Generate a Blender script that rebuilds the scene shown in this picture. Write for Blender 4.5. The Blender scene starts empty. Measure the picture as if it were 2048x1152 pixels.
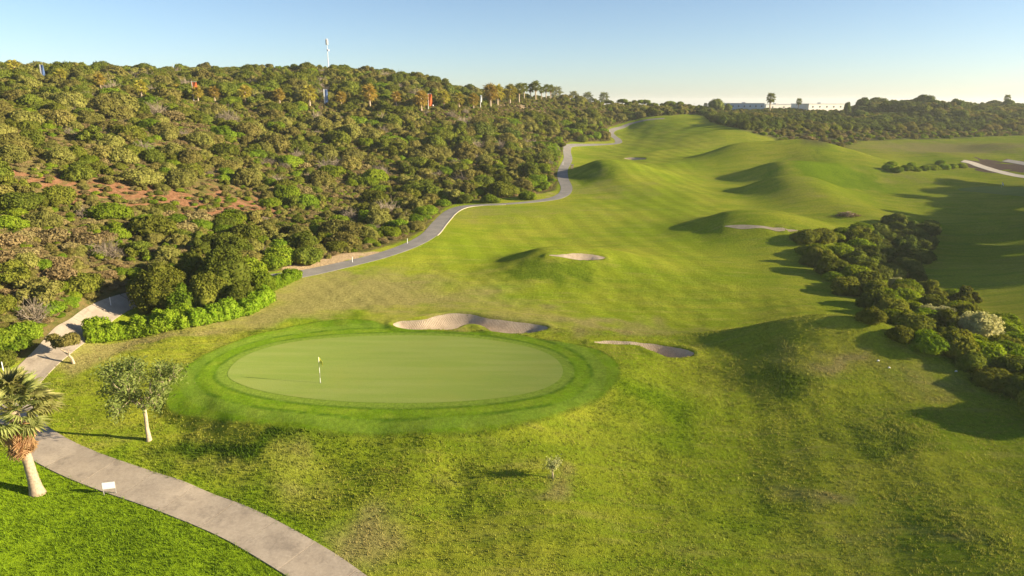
import bpy, math, random
import numpy as np
from mathutils import Vector, Matrix
from mathutils.geometry import delaunay_2d_cdt

# ------------------------------------------------------------------ camera, sky, sun, exposure
SC = bpy.context.scene
COL = SC.collection
R = math.radians
CAM_H = 22.5
PITCH = R(15.2)
FPX = 1365.0                       # focal length in photograph pixels (2048 wide) = 24 mm on 36 mm
cam = bpy.data.objects.new('camera', bpy.data.cameras.new('camera'))
COL.objects.link(cam)
cam.location = (0, 0, CAM_H)
cam.rotation_euler = (math.pi / 2 - PITCH, 0, 0)
cam.data.sensor_width = 36
cam.data.lens = 36 * FPX / 2048
cam.data.clip_start = 0.5
cam.data.clip_end = 9000
SC.camera = cam

SUN_EL = R(17.0)
SUN_DIR = Vector((0.989 * math.cos(SUN_EL), -0.148 * math.cos(SUN_EL), math.sin(SUN_EL))).normalized()
world = bpy.data.worlds.new('World'); SC.world = world; world.use_nodes = True
wn = world.node_tree.nodes; wl = world.node_tree.links
sky = wn.new('ShaderNodeTexSky'); sky.sky_type = 'NISHITA'; sky.sun_disc = False
sky.sun_elevation = SUN_EL
sky.sun_rotation = math.atan2(SUN_DIR.x, SUN_DIR.y)
sky.altitude = 100; sky.air_density = 0.75; sky.dust_density = 0.5; sky.ozone_density = 2.0
wl.new(sky.outputs[0], wn['Background'].inputs[0])
wn['Background'].inputs[1].default_value = 0.062
sl = bpy.data.lights.new('sun', 'SUN'); sun = bpy.data.objects.new('sun', sl); COL.objects.link(sun)
sl.energy = 5.0; sl.angle = R(0.6); sl.color = (1.0, 0.85, 0.60)
sun.rotation_euler = SUN_DIR.to_track_quat('Z', 'Y').to_euler()
sun.location = (200, -40, 120)
SC.view_settings.view_transform = 'Standard'
SC.view_settings.look = 'None'
SC.view_settings.exposure = 1.5
SC.view_settings.gamma = 1.0

# ------------------------------------------------------------------ helpers
rng = np.random.default_rng(7)
random.seed(7)

def tag(o, label=None, cat=None, group=None, kind=None):
    if label: o['label'] = label
    if cat: o['category'] = cat
    if group: o['group'] = group
    if kind: o['kind'] = kind
    return o

def mk_mesh(name, V, F, mat=None, smooth=False, uv=None):
    me = bpy.data.meshes.new(name)
    if isinstance(F, np.ndarray):
        V = np.asarray(V, np.float32); n, k = F.shape
        me.vertices.add(len(V)); me.vertices.foreach_set('co', V.ravel())
        me.loops.add(n * k); me.loops.foreach_set('vertex_index', F.astype(np.int32).ravel())
        me.polygons.add(n)
        me.polygons.foreach_set('loop_start', np.arange(0, n * k, k, dtype=np.int32))
        me.polygons.foreach_set('loop_total', np.full(n, k, np.int32))
        me.update(calc_edges=True)
    else:
        me.from_pydata([tuple(map(float, v)) for v in V], [], [tuple(map(int, f)) for f in F]); me.update()
    if smooth: me.polygons.foreach_set('use_smooth', np.ones(len(me.polygons), bool))
    if mat is not None:
        for m in (mat if isinstance(mat, (list, tuple)) else [mat]): me.materials.append(m)
    return me

def link(name, me, parent=None, loc=None, rot=None, scale=None):
    o = bpy.data.objects.new(name, me); COL.objects.link(o)
    if parent is not None: o.parent = parent
    if loc is not None: o.location = loc
    if rot is not None: o.rotation_euler = rot
    if scale is not None: o.scale = scale if hasattr(scale, '__len__') else (scale,) * 3
    return o

def empty(name, loc, rz=0.0, scale=1.0):
    o = link(name, None, None, loc, (0, 0, rz), scale); o.empty_display_size = 0.3
    return o

class MB:
    """collects simple shapes into one mesh"""
    def __init__(s): s.v = []; s.f = []
    def add(s, V, F):
        b = len(s.v); s.v += [tuple(v) for v in V]; s.f += [tuple(i + b for i in f) for f in F]; return s
    def box(s, c, d, rz=0.0):
        cx, cy, cz = c; x, y, z = d[0] / 2, d[1] / 2, d[2] / 2; ca, sa = math.cos(rz), math.sin(rz)
        P = [(-x, -y, -z), (x, -y, -z), (x, y, -z), (-x, y, -z), (-x, -y, z), (x, -y, z), (x, y, z), (-x, y, z)]
        V = [(cx + a * ca - b * sa, cy + a * sa + b * ca, cz + c_) for a, b, c_ in P]
        return s.add(V, [(3, 2, 1, 0), (4, 5, 6, 7), (0, 1, 5, 4), (1, 2, 6, 5), (2, 3, 7, 6), (3, 0, 4, 7)])
    def tube(s, pts, rad, n=8, cap=True):
        pts = [Vector(p) for p in pts]; V = []; F = []
        for i, p in enumerate(pts):
            d = (pts[min(i + 1, len(pts) - 1)] - pts[max(i - 1, 0)]).normalized()
            a = d.orthogonal().normalized() if i == 0 else (a - d * a.dot(d)).normalized()
            b = d.cross(a)
            for k in range(n):
                t = 2 * math.pi * k / n
                V.append(p + (a * math.cos(t) + b * math.sin(t)) * rad[i])
        for i in range(len(pts) - 1):
            for k in range(n):
                F.append((i * n + k, i * n + (k + 1) % n, (i + 1) * n + (k + 1) % n, (i + 1) * n + k))
        if cap: F += [tuple(reversed(range(n))), tuple(range((len(pts) - 1) * n, len(pts) * n))]
        return s.add(V, F)
    def mesh(s, name, mat, smooth=False): return mk_mesh(name, s.v, s.f, mat, smooth)
    def obj(s, name, mat, parent=None, loc=None, smooth=False, **k): return link(name, s.mesh(name, mat, smooth), parent, loc, **k)

# -- node helper
class NT:
    def __init__(s, name):
        s.m = bpy.data.materials.new(name); s.m.use_nodes = True
        s.t = s.m.node_tree; s.t.nodes.clear(); s.out = s.n('ShaderNodeOutputMaterial')
    def n(s, typ, **kw):
        nd = s.t.nodes.new(typ)
        for k, v in kw.items(): setattr(nd, k, v)
        return nd
    def set(s, inp, v):
        if isinstance(v, bpy.types.NodeSocket): s.t.links.new(v, inp)
        elif v is not None:
            if hasattr(v, '__len__') and len(v) == 3 and inp.type == 'RGBA': v = (*v, 1)
            inp.default_value = v
    def pos(s): return s.n('ShaderNodeNewGeometry').outputs['Position']
    def attr(s, name): return s.n('ShaderNodeAttribute', attribute_name=name).outputs['Fac']
    def noise(s, scale, detail=3, rough=0.55, vec=None, out='Fac', dist=0.0):
        nd = s.n('ShaderNodeTexNoise'); nd.inputs['Scale'].default_value = scale
        nd.inputs['Detail'].default_value = detail; nd.inputs['Roughness'].default_value = rough
        nd.inputs['Distortion'].default_value = dist
        s.set(nd.inputs['Vector'], vec if vec is not None else s.pos()); return nd.outputs[out]
    def math(s, op, a, b=None, clamp=False):
        nd = s.n('ShaderNodeMath', operation=op); nd.use_clamp = clamp
        s.set(nd.inputs[0], a)
        if b is not None: s.set(nd.inputs[1], b)
        return nd.outputs[0]
    def ramp(s, v, a, b, lo=0.0, hi=1.0):
        nd = s.n('ShaderNodeMapRange'); nd.interpolation_type = 'SMOOTHSTEP'
        s.set(nd.inputs['Value'], v)
        for k, x in (('From Min', a), ('From Max', b), ('To Min', lo), ('To Max', hi)): nd.inputs[k].default_value = x
        return nd.outputs[0]
    def mix(s, f, a, b):
        nd = s.n('ShaderNodeMix', data_type='RGBA'); s.set(nd.inputs[0], f); s.set(nd.inputs[6], a); s.set(nd.inputs[7], b)
        return nd.outputs[2]
    def mul(s, c, f):
        nd = s.n('ShaderNodeMix', data_type='RGBA', blend_type='MULTIPLY'); nd.inputs[0].default_value = 1.0
        s.set(nd.inputs[6], c)
        if isinstance(f, bpy.types.NodeSocket) and f.type == 'VALUE':
            cc = s.n('ShaderNodeCombineColor')
            for i in range(3): s.set(cc.inputs[i], f)
            f = cc.outputs[0]
        s.set(nd.inputs[7], f); return nd.outputs[2]
    def hsv(s, c, h=0.5, sa=1.0, v=1.0):
        nd = s.n('ShaderNodeHueSaturation'); s.set(nd.inputs['Hue'], h); s.set(nd.inputs['Saturation'], sa)
        s.set(nd.inputs['Value'], v); s.set(nd.inputs['Color'], c); return nd.outputs[0]
    def stretch(s, sx, sy, sz, rz=0.0):
        nd = s.n('ShaderNodeMapping'); s.set(nd.inputs['Vector'], s.pos())
        nd.inputs['Rotation'].default_value = (0, 0, rz); nd.inputs['Scale'].default_value = (sx, sy, sz); return nd.outputs[0]
    def bump(s, h, strength, dist):
        nd = s.n('ShaderNodeBump'); nd.inputs['Strength'].default_value = strength; nd.inputs['Distance'].default_value = dist
        s.set(nd.inputs['Height'], h); return nd.outputs[0]
    def diffuse(s, c, normal=None, rough=1.0):
        nd = s.n('ShaderNodeBsdfDiffuse'); s.set(nd.inputs['Color'], c); nd.inputs['Roughness'].default_value = rough
        if normal is not None: s.set(nd.inputs['Normal'], normal)
        s.t.links.new(nd.outputs[0], s.out.inputs[0]); return nd.outputs[0]
    def princ(s, c, rough=0.7, spec=0.3, normal=None, metal=0.0):
        nd = s.n('ShaderNodeBsdfPrincipled'); s.set(nd.inputs['Base Color'], c); s.set(nd.inputs['Roughness'], rough)
        nd.inputs['Specular IOR Level'].default_value = spec; nd.inputs['Metallic'].default_value = metal
        if normal is not None: s.set(nd.inputs['Normal'], normal)
        s.t.links.new(nd.outputs[0], s.out.inputs[0]); return nd.outputs[0]

def simple_mat(name, col, rough=0.7, spec=0.3, var=0.15, scale=4.0, metal=0.0):
    m = NT(name); f = m.noise(scale, 4, 0.6)
    m.princ(m.mul((*col, 1), m.ramp(f, 0.25, 0.75, 1 - var, 1 + var)), rough, spec, None, metal); return m.m

# ------------------------------------------------------------------ terrain
def ray(px, py):
    u = (np.asarray(px, float) - 1024) / FPX; v = (576 - np.asarray(py, float)) / FPX
    return u, math.cos(PITCH) + v * math.sin(PITCH), -math.sin(PITCH) + v * math.cos(PITCH)

def project(x, y, z):
    z = np.asarray(z) - CAM_H
    d = y * math.cos(PITCH) - z * math.sin(PITCH); up = y * math.sin(PITCH) + z * math.cos(PITCH)
    return 1024 + FPX * np.asarray(x) / d, 576 - FPX * up / d, d

CP = []
def cz(px, py, z):                     # ground level known: where the sight line meets it
    a, b, c = ray(px, py); t = (z - CAM_H) / c; CP.append((a * t, b * t, z))
def cy(px, py, Y):                     # distance known
    a, b, c = ray(px, py); t = Y / b; CP.append((a * t, Y, CAM_H + c * t))
for q in [(455,745,0),(790,806,-.05),(1125,740,0),(790,672,.3),(790,740,.12),(600,700,.2),(1000,690,.2),
          (330,800,-.25),(480,838,-.3),(640,856,-.3),(870,864,-.3),(1060,838,-.3),(1235,738,-.2),(960,662,.3),(680,640,.4),(480,660,.3),
          (640,905,-1.4),(640,1000,-2.5),(640,1140,-3.4),(440,910,-1.7),(900,925,-1.5),(900,1010,-2.6),(900,1140,-3.5),(1105,955,-1.9),(1200,840,-1.2),
          (1300,800,-1.3),(1300,1000,-3.1),(1300,1140,-3.9),(1500,1140,-4.0),(1500,900,-2.7),(1500,790,-1.3),(1700,1000,-3.0),(1700,860,-1.6),(1900,1140,-3.2),
          (2040,1000,-2.2),(2040,880,-1.3),(1900,800,-.6),
          (345,990,-2.3),(580,1102,-3.1),(100,890,-1.4),(75,985,-2.0),(20,1100,-2.5),(300,1130,-2.9),(480,1140,-3.2),(215,945,-1.9),(-100,1000,-1.5),
          (298,880,-1.2),(200,800,-.8),(250,740,-.2),(130,730,-.3),(60,745,-.5),(350,660,.3),(-150,800,.2),
          (170,655,.4),(275,596,1.1),(420,580,1.1),(520,570,1.0),(560,610,.6),(610,547,1.0),(700,527,1.0),(800,498,1.2),(870,460,1.5),(920,413,2.0),(1040,405,2.2),(1130,382,2.9),
          (1127,345,4.3),(1135,300,6.6),(1235,288,7.2),(1225,265,10.2),(1250,254,12.0),(1380,235,16.2),(1290,240,15.0),
          (760,600,.5),(1000,640,.4),(1000,590,.2),(1000,540,.2),(1000,480,.7),(1000,440,1.4),
          (1300,700,-.4),(1300,640,-.5),(1300,580,-.4),(1300,520,0),(1300,460,.9),(1300,400,2.4),(1300,350,4.4),(1300,310,6.3),(1300,262,11.2),
          (1500,640,-.5),(1500,560,-.6),(1500,500,-.3),(1500,430,1),(1500,380,2.5),(1500,330,5),(1500,295,8),(1480,262,12.6),(1600,290,8.2),
          (1640,700,.1),(1720,670,.5),(1880,745,-.2),(1620,520,-.7),(1680,600,-.4),(1800,680,.1),
          (1750,520,-1.6),(1750,460,-.3),(1750,400,1.5),(1750,340,4.2),(1750,305,6.8),(1750,284,8.6),
          (1950,600,-2.6),(1950,500,-2.2),(1950,430,-.6),(1950,380,1.5),(1950,330,4.2),(1950,295,7.2),(1950,275,9.2),
          (2300,700,.2),(2300,560,1.2),(2300,460,2.6),(2300,380,4.5),(2300,300,9.0),(2500,900,1.0)]: cz(*q)
for q in [(1000,345,178),(1000,275,222),(1000,220,268),(970,204,300),(1075,212,292),(1180,212,330),(1240,221,350),
          (700,455,116),(700,405,136),(700,345,160),(700,285,186),(700,222,216),(660,152,268),(850,165,285),
          (400,520,84),(400,435,103),(400,355,125),(400,285,150),(400,207,190),(400,155,245),(200,150,225),
          (100,645,63),(100,565,70),(100,455,84),(100,355,102),(100,255,130),(100,188,165),(100,152,215),
          (-300,560,62),(-300,355,86),(-300,205,135),(-300,150,195),
          (1480,234,330),(1600,232,350),(1600,221,400),(1750,247,325),(1750,226,380),(1830,208,378),(1950,246,335),(1960,222,395),(2200,240,345),(2200,215,400)]: cy(*q)
# beyond the skyline and around the camera (not seen)
CP += [(-300, 420, 26), (-60, 420, 26), (60, 430, 18), (140, 520, 15), (300, 560, 16), (-500, 300, 30), (-700, 900, 12), (0, 1000, 9), (700, 900, 10),
       (-1500, 1500, 4), (0, 2200, 3), (1500, 1500, 4), (-180, 20, 8), (-60, -30, 1), (0, -40, -4), (60, -30, -1), (200, 30, 14), (400, 200, 16), (-500, -300, 6), (0, -600, 0), (500, -300, 8),
       (-3000, 0, 0), (3000, 0, 0), (0, -3000, 0), (0, 4000, 0), (-3500, 3500, 0), (3500, 3500, 0), (0, 12, -4.2), (-20, 15, -3.2), (20, 15, -3.8)]
CP = np.array(CP)

def polar(x, y):
    r = np.hypot(x, y); return np.arctan2(x, y) * 2.2, np.log(np.maximum(r, 3.0)) * 1.6
def tps_k(d2): return 0.5 * d2 * np.log(d2 + 1e-9)
ca, cb = polar(CP[:, 0], CP[:, 1])
N = len(CP)
K = tps_k((ca[:, None] - ca) ** 2 + (cb[:, None] - cb) ** 2) + np.eye(N) * 2e-4
P = np.stack([np.ones(N), ca, cb], 1)
A = np.block([[K, P], [P.T, np.zeros((3, 3))]])
W = np.linalg.solve(A, np.concatenate([CP[:, 2], np.zeros(3)]))
def base_h(x, y):
    a, b = polar(x, y); a = a.ravel(); b = b.ravel(); o = np.empty(len(a))
    for i in range(0, len(a), 40000):
        s = slice(i, i + 40000)
        o[s] = tps_k((a[s, None] - ca) ** 2 + (b[s, None] - cb) ** 2) @ W[:N] + W[N] + W[N + 1] * a[s] + W[N + 2] * b[s]
    return o.reshape(np.shape(x))

AZ = np.radians(np.concatenate([np.arange(-180, -44, 6), np.arange(-44, -40, .5), np.arange(-40, 40, .14), np.arange(40, 44, .5), np.arange(44, 181, 6)]))
AZ[-1] = math.pi; AZ[0] = -math.pi
RR = np.concatenate([np.geomspace(3, 22, 12)[:-1], np.geomspace(22, 95, 290)[:-1], np.geomspace(95, 420, 205)[:-1], np.geomspace(420, 4500, 34)])
GX = RR[:, None] * np.sin(AZ)[None]; GY = RR[:, None] * np.cos(AZ)[None]
GZ = base_h(GX, GY)
far = np.clip((np.hypot(GX, GY) - 900) / 1500, 0, 1); GZ = GZ * (1 - far) + 3.0 * far
LR = np.log(RR)

def height(x, y, G=None):
    G = GZ if G is None else G
    x = np.asarray(x, float); y = np.asarray(y, float)
    az = np.arctan2(x, y); lr = np.log(np.maximum(np.hypot(x, y), RR[0] * 1.001))
    i = np.clip(np.searchsorted(LR, lr) - 1, 0, len(LR) - 2); j = np.clip(np.searchsorted(AZ, az) - 1, 0, len(AZ) - 2)
    fi = np.clip((np.exp(lr) - RR[i]) / (RR[i + 1] - RR[i]), 0, 1); fj = np.clip((az - AZ[j]) / (AZ[j + 1] - AZ[j]), 0, 1)
    return (G[i, j] * (1 - fi) + G[i + 1, j] * fi) * (1 - fj) + (G[i, j + 1] * (1 - fi) + G[i + 1, j + 1] * fi) * fj

TS = np.geomspace(18, 700, 2200)
def hit(px, py, G=None):
    """where the line of sight through a photograph pixel meets the ground"""
    px = np.atleast_1d(np.asarray(px, float)); py = np.atleast_1d(np.asarray(py, float)); out = []
    for k in range(0, len(px), 200):
        a, b, c = ray(px[k:k + 200], py[k:k + 200])
        b = np.broadcast_to(b, a.shape)
        X = a[:, None] * TS; Y = b[:, None] * TS; Z = CAM_H + c[:, None] * TS
        below = Z < height(X, Y, G); below[:, -1] = True
        i = np.maximum(below.argmax(1), 1); r = np.arange(len(i))
        d1 = (Z - height(X, Y, G))[r, i - 1]; d2 = (height(X, Y, G) - Z)[r, i]
        f = np.clip(d1 / np.maximum(d1 + d2, 1e-9), 0, 1); t = TS[i - 1] + f * (TS[i] - TS[i - 1])
        out.append(np.stack([a * t, b * t], 1))
    return np.concatenate(out)
def hit1(px, py):
    x, y = hit(px, py)[0]; return x, y, float(height(x, y))

# golf mounds and hollows: (pixel, half width, half depth, height, turn)
BUMPS = [(1125,533,11,6.5,2.5,.15),(1060,545,7,5,.8,0),(1212,352,11,12,3.8,.1),(1260,372,10,12,1.2,0),(1500,472,15,8,4.2,.12),(1585,474,11,7,1.4,0),(1510,327,23,9,6.0,.08),(1650,322,18,13,3.4,0),(1400,400,12,10,.8,.2),
         (1560,356,17,8,4.2,.12),(1600,362,10,9,1.6,0),(1565,392,13,8,3.8,-.1),(1620,395,9,10,1.4,0),(1640,400,9,9,1.0,0),(1590,690,8,3.6,1.5,-.15),(1710,672,11,3.6,1.4,-.25),(1800,700,8,4,.5,-.3),(1590,755,6,4.0,1.1,-.2),(1480,745,5,4,-.4,0),
         (947,657,1.5,.8,.75,0),(1000,632,9,1.8,.5,-.15),(800,640,6,1.6,.45,0),(1250,672,6,1.8,.35,-.1),(1340,712,4,1.8,.25,0),(1235,790,3,4,.5,-.3),(1330,795,5,5,.5,0),
         (1050,425,16,9,1.0,0),(1240,560,20,8,.6,0),(1400,430,14,9,.7,0),(1300,285,18,9,.8,.1),(1400,275,24,8,1.0,.1),(1370,300,20,6,.6,.1),(1340,330,16,6,.7,.1),(1330,255,16,9,1.0,0),(1440,350,12,12,-1.2,0),
         (1900,318,16,10,1.5,0),(2010,300,14,10,2.0,0),(1850,360,14,8,1.4,0),(1930,412,14,6,1.2,0),(1760,438,10,7,.8,0),(1990,450,12,7,1.2,.2),(1940,545,10,8,.9,0),
         (1840,905,5,5,.6,0),(1620,975,5,4,.5,0),(1970,1080,5,4,.6,0),(1420,1080,6,4,.4,0),(1110,1090,6,3,.35,0),(1720,830,5,3,-.3,0),(480,905,3,2.2,.4,-.4),(560,930,2.4,2.6,.35,0),(410,940,2.2,1.5,.3,0)]
for px, py, rx, ry, h, rot in BUMPS:
    x, y = hit(px, py, GZ)[0]; c_, s_ = math.cos(rot), math.sin(rot)
    dx, dy = GX - x, GY - y; a = (dx * c_ + dy * s_) / rx; b = (-dx * s_ + dy * c_) / ry
    if h >= 1.5 and y > 75: a = np.where(a < 0, a * 1.5, a * .85)          # steeper on the side away from the sun
    GZ = GZ + h * np.exp(-(a * a + b * b) ** (1.2 if h >= 1.5 else 1.15))
# gentle undulation everywhere
def waves(x, y, lam, seed, n=7):
    r = np.random.default_rng(seed); o = 0
    for k in range(n):
        t = r.uniform(0, math.pi * 2); w = 2 * math.pi / (lam * r.uniform(.7, 1.5)); o = o + np.sin((x * math.cos(t) + y * math.sin(t)) * w + r.uniform(0, 6.3))
    return o / math.sqrt(n)
GR = np.hypot(GX, GY)
UND = .05 * waves(GX, GY, 9, 1) + .14 * waves(GX, GY, 30, 2) * np.clip((GR - 70) / 80, 0, 1)
UND += .022 * waves(GX, GY, 2.6, 3) * (GR < 90)

def catmull(P, n=8, closed=False):
    P = np.asarray(P, float); out = []; L = len(P)
    for i in range(L if closed else L - 1):
        if closed: p0, p1, p2, p3 = P[i - 1], P[i], P[(i + 1) % L], P[(i + 2) % L]
        else: p0, p1, p2, p3 = P[max(i - 1, 0)], P[i], P[i + 1], P[min(i + 2, L - 1)]
        t = np.linspace(0, 1, n, endpoint=False)[:, None]
        out.append(.5 * (2 * p1 + (p2 - p0) * t + (2 * p0 - 5 * p1 + 4 * p2 - p3) * t ** 2 + (3 * p1 - p0 - 3 * p2 + p3) * t ** 3))
    if not closed: out.append(P[-1:])
    return np.concatenate(out)
def sdist(poly, X, Y, reach=8.0):
    """signed distance to a closed polygon (negative inside), clipped to reach"""
    shp = X.shape; X = X.ravel(); Y = Y.ravel(); out = np.full(len(X), reach)
    lo = poly.min(0) - reach; hi = poly.max(0) + reach
    I = np.where((X > lo[0]) & (X < hi[0]) & (Y > lo[1]) & (Y < hi[1]))[0]
    if len(I) == 0: return out.reshape(shp)
    x, y = X[I], Y[I]; d = np.full(len(I), 1e9); ins = np.zeros(len(I), bool)
    for k in range(len(poly)):
        x1, y1 = poly[k]; x2, y2 = poly[(k + 1) % len(poly)]; ex, ey = x2 - x1, y2 - y1
        t = np.clip(((x - x1) * ex + (y - y1) * ey) / (ex * ex + ey * ey + 1e-12), 0, 1)
        d = np.minimum(d, (x - x1 - t * ex) ** 2 + (y - y1 - t * ey) ** 2)
        c = ((y1 > y) != (y2 > y)) & (x < (x2 - x1) * (y - y1) / (y2 - y1 + 1e-12) + x1); ins ^= c
    out[I] = np.clip(np.sqrt(d) * np.where(ins, -1, 1), -reach, reach); return out.reshape(shp)
def pxpoly(pts, n=6): return catmull(hit([p[0] for p in pts], [p[1] for p in pts], GZ), n, True)

GREEN_PX = [(455,748),(490,712),(570,687),(680,675),(800,671),(920,674),(1030,688),(1100,710),(1126,742),(1100,772),(1020,793),(900,804),(780,806),(660,801),(560,789),(490,772)]
# the putting surface is one gentle plane; its outline is taken on that plane
GREEN = pxpoly(GREEN_PX); sg = sdist(GREEN, GX, GY, 14.0); ins = sg < 0
cf = np.linalg.lstsq(np.stack([np.ones(ins.sum()), GX[ins], GY[ins]], 1), GZ[ins], rcond=None)[0]
wg = 1 - (lambda t: t * t * (3 - 2 * t))(np.clip((sg - .8) / 5.5, 0, 1)); GZ = GZ * (1 - wg) + (cf[0] + cf[1] * GX + cf[2] * GY + .04 * waves(GX, GY, 14, 8)) * wg
GREEN = pxpoly(GREEN_PX)
APRON = pxpoly([(335,812),(345,765),(400,715),(500,675),(630,645),(730,642),(800,658),(880,665),(1000,668),(1130,686),(1205,706),(1236,738),(1215,780),(1140,815),(1040,845),(900,864),(760,866),(620,858),(480,842),(390,832)])
BUNK = [  # outline, depth, label
    ([(787,651),(800,643),(845,640),(875,632),(905,628),(940,629),(975,637),(1020,643),(1070,649),(1096,656),(1075,664),(1030,668),(985,664),(975,659),(960,652),(940,649),(924,653),(907,660),(870,660),(820,659)], .95, 'large kidney-shaped sand bunker with a grass tongue, behind the putting green'),
    ([(1188,686),(1215,683),(1260,685),(1310,689),(1360,697),(1388,708),(1370,714),(1335,713),(1300,702),(1275,693),(1225,691)], 1.0, 'long narrow sand bunker right of the putting green, its right end in shade'),
    ([(1098,514),(1125,510),(1160,507),(1190,511),(1210,517),(1190,520),(1150,520)], .9, 'small sand bunker on the grassy mound in mid fairway'),
    ([(1448,455),(1480,450),(1520,452),(1555,455),(1600,463),(1560,462),(1520,457),(1480,457)], .8, 'thin sand bunker on top of the mound beside the right-hand bushes'),
    ([(1248,317),(1270,315),(1292,318),(1270,320)], .5, 'tiny distant sand bunker seen as a line on the upper fairway'),
]
BP = [pxpoly(b[0], 5) for b in BUNK]
GREEN2 = pxpoly([(1915,381),(1960,374),(2040,374),(2120,380),(2140,392),(2060,394),(1980,388)])
# cart path centre line
PATH_PX = [(760,1235),(648,1147),(580,1102),(475,1043),(345,990),(215,945),(150,920),(95,893),(48,862),(26,830),(22,800),(42,768),(75,735),(110,702),(150,668),(190,638),(235,611),(280,595),(340,581),(420,571),
           (500,562),(570,553),(620,545),(700,527),(760,512),(815,493),(858,470),(880,445),(900,425),(925,414),(960,410),(1010,408),(1050,405),(1085,401),(1112,396),(1129,387),(1133,374),(1126,357),(1126,340),(1136,318),
           (1134,300),(1142,291),(1185,289.5),(1232,287),(1236,280),(1226,272),(1221,265),(1228,259),(1246,254),(1262,247),(1290,240.5),(1330,237)]
PC = hit([p[0] for p in PATH_PX], [p[1] for p in PATH_PX], GZ)
# resample evenly and smooth
def resample(P, step):
    d = np.concatenate([[0], np.cumsum(np.hypot(*np.diff(P, axis=0).T))]); s = np.arange(0, d[-1], step)
    return np.stack([np.interp(s, d, P[:, 0]), np.interp(s, d, P[:, 1])], 1)
PATH = resample(catmull(PC, 10), .5)
for _ in range(6): PATH[1:-1] = .25 * PATH[:-2] + .5 * PATH[1:-1] + .25 * PATH[2:]
def pdist(P, X, Y, reach=8.0):
    shp = X.shape; X = X.ravel(); Y = Y.ravel(); out = np.full(len(X), reach)
    lo = P.min(0) - reach; hi = P.max(0) + reach
    I = np.where((X > lo[0]) & (X < hi[0]) & (Y > lo[1]) & (Y < hi[1]))[0]
    for k in range(0, len(I), 20000):
        i = I[k:k + 20000]; d = np.full(len(i), 1e9)
        for q in range(0, len(P), 100):
            p = P[q:q + 100]
            d = np.minimum(d, ((X[i, None] - p[:, 0]) ** 2 + (Y[i, None] - p[:, 1]) ** 2).min(1))
        out[i] = np.minimum(np.sqrt(d), reach)
    return out.reshape(shp)

NODE = (GR > 20) & (GR < 450) & (GY > 0)
def on_nodes(fn, reach):
    o = np.full(GX.shape, reach); o[NODE] = fn(GX[NODE], GY[NODE]); return o
SD_GREEN = on_nodes(lambda x, y: sdist(GREEN, x, y, 14.0), 14.0)
SD_APRON = on_nodes(lambda x, y: sdist(APRON, x, y, 14.0), 14.0)
SD_B = [on_nodes(lambda x, y, p=p: sdist(p, x, y, 6.0), 6.0) for p in BP]
SD_G2 = on_nodes(lambda x, y: sdist(GREEN2, x, y, 8.0), 8.0)
D_PATH = on_nodes(lambda x, y: pdist(PATH, x, y, 8.0), 8.0)
sst = lambda v, a, b: (lambda t: t * t * (3 - 2 * t))(np.clip((v - a) / (b - a), 0, 1))
GZ = GZ + UND * sst(SD_GREEN, 0, 4) * sst(D_PATH, 1.2, 4)
for sd, b in zip(SD_B, BUNK):
    dep = b[1]
    GZ = GZ - dep * sst(-sd, -.1, .95) + .17 * np.exp(-((sd - .45) / .45) ** 2)
ZSAND = GZ.copy()                                   # sand surface; the soil under it lies deeper
for sd in SD_B: GZ = GZ - .26 * sst(-sd, .04, .42)
# the apron edge: a clear step down where the mown turf ends in front of the green
GZ = GZ - .32 * sst(SD_APRON, -.1, .9) * (1 - sst(SD_APRON, 2, 13)) * (1 - sst(GY, 47, 56))
# ------------------------------------------------------------------ ground cover masks (turf and soil, plus shade painted on mound flanks)
def blob(lst, G=None):
    o = np.zeros(GX.shape); k = np.clip(GR / 60, .6, 3)
    WX = GX + k * (1.3 * waves(GX, GY, 8, 41) + .6 * waves(GX, GY, 3.1, 42)) * (GR < 450); WY = GY + k * (1.3 * waves(GX, GY, 7, 43) + .6 * waves(GX, GY, 2.7, 44)) * (GR < 450)
    for px, py, rx, ry, w in lst:
        x, y = hit(px, py)[0]; dx, dy = (WX - x) / rx, (WY - y) / ry
        o = o + w * np.exp(-(dx * dx + dy * dy))
    return o
DRY = blob([(620,590,9,7,1),(760,600,9,5,.7),(500,640,8,4,.8),(860,560,9,8,.5),(1000,610,10,5,.6),(960,425,10,8,.6),(700,560,8,6,.6),(1120,640,12,3,.6),(1300,660,12,3,.5),(240,690,5,4,.9),(150,720,4,3,.8),(330,670,6,2,.8),
            (1640,720,6,3,.35),(1850,760,6,2.2,.6),(1720,722,2.5,1,.9),(1640,985,2.2,1.6,.9),(1560,960,1.6,1.2,.5),(600,960,2.5,2,.6),(480,930,2.2,1.8,.6),(740,1080,2.5,3,.6),(700,1120,2,3,.5),(1180,420,14,10,.4),(1230,380,9,10,.6),(1150,365,5,12,.6),
            (1700,1100,6,2,.4),(1900,1050,3,1.2,.5),(1750,860,5,3,.3),(1850,300,40,20,.7),(1950,290,30,20,.6),(1800,350,14,6,.6),(1640,700,8,2,.25),(1350,450,14,9,.2),(1050,560,8,6,.25),(210,880,3,2,.5),(1600,372,8,7,.5),(1420,290,30,20,.3),
            (1110,970,1.5,1,.8),(960,760,3,.8,.0),(860,640,5,1.2,.4),(1000,1060,5,3,.35),(1350,1090,5,3,.35),(1800,960,5,3,.3)])
LUSH = blob([(1330,830,6,7,.5),(1260,780,4,4,.4),(1480,1050,6,4,.6),(900,470,12,9,.5),(1300,580,16,10,.35),(300,1100,12,6,.75),(100,1050,10,6,.75),(480,1120,6,4,.7),(60,930,6,3,.75),(1430,270,40,30,.3),(1650,330,14,10,.9),(1700,370,12,9,.8),
             (1250,450,18,12,.25),(700,650,7,3,.6),(560,650,6,3,.5),(1750,900,6,4,.3),(1700,860,4,3,.2),(700,880,6,1.5,.4),(1000,890,8,2,.35)])
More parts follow.
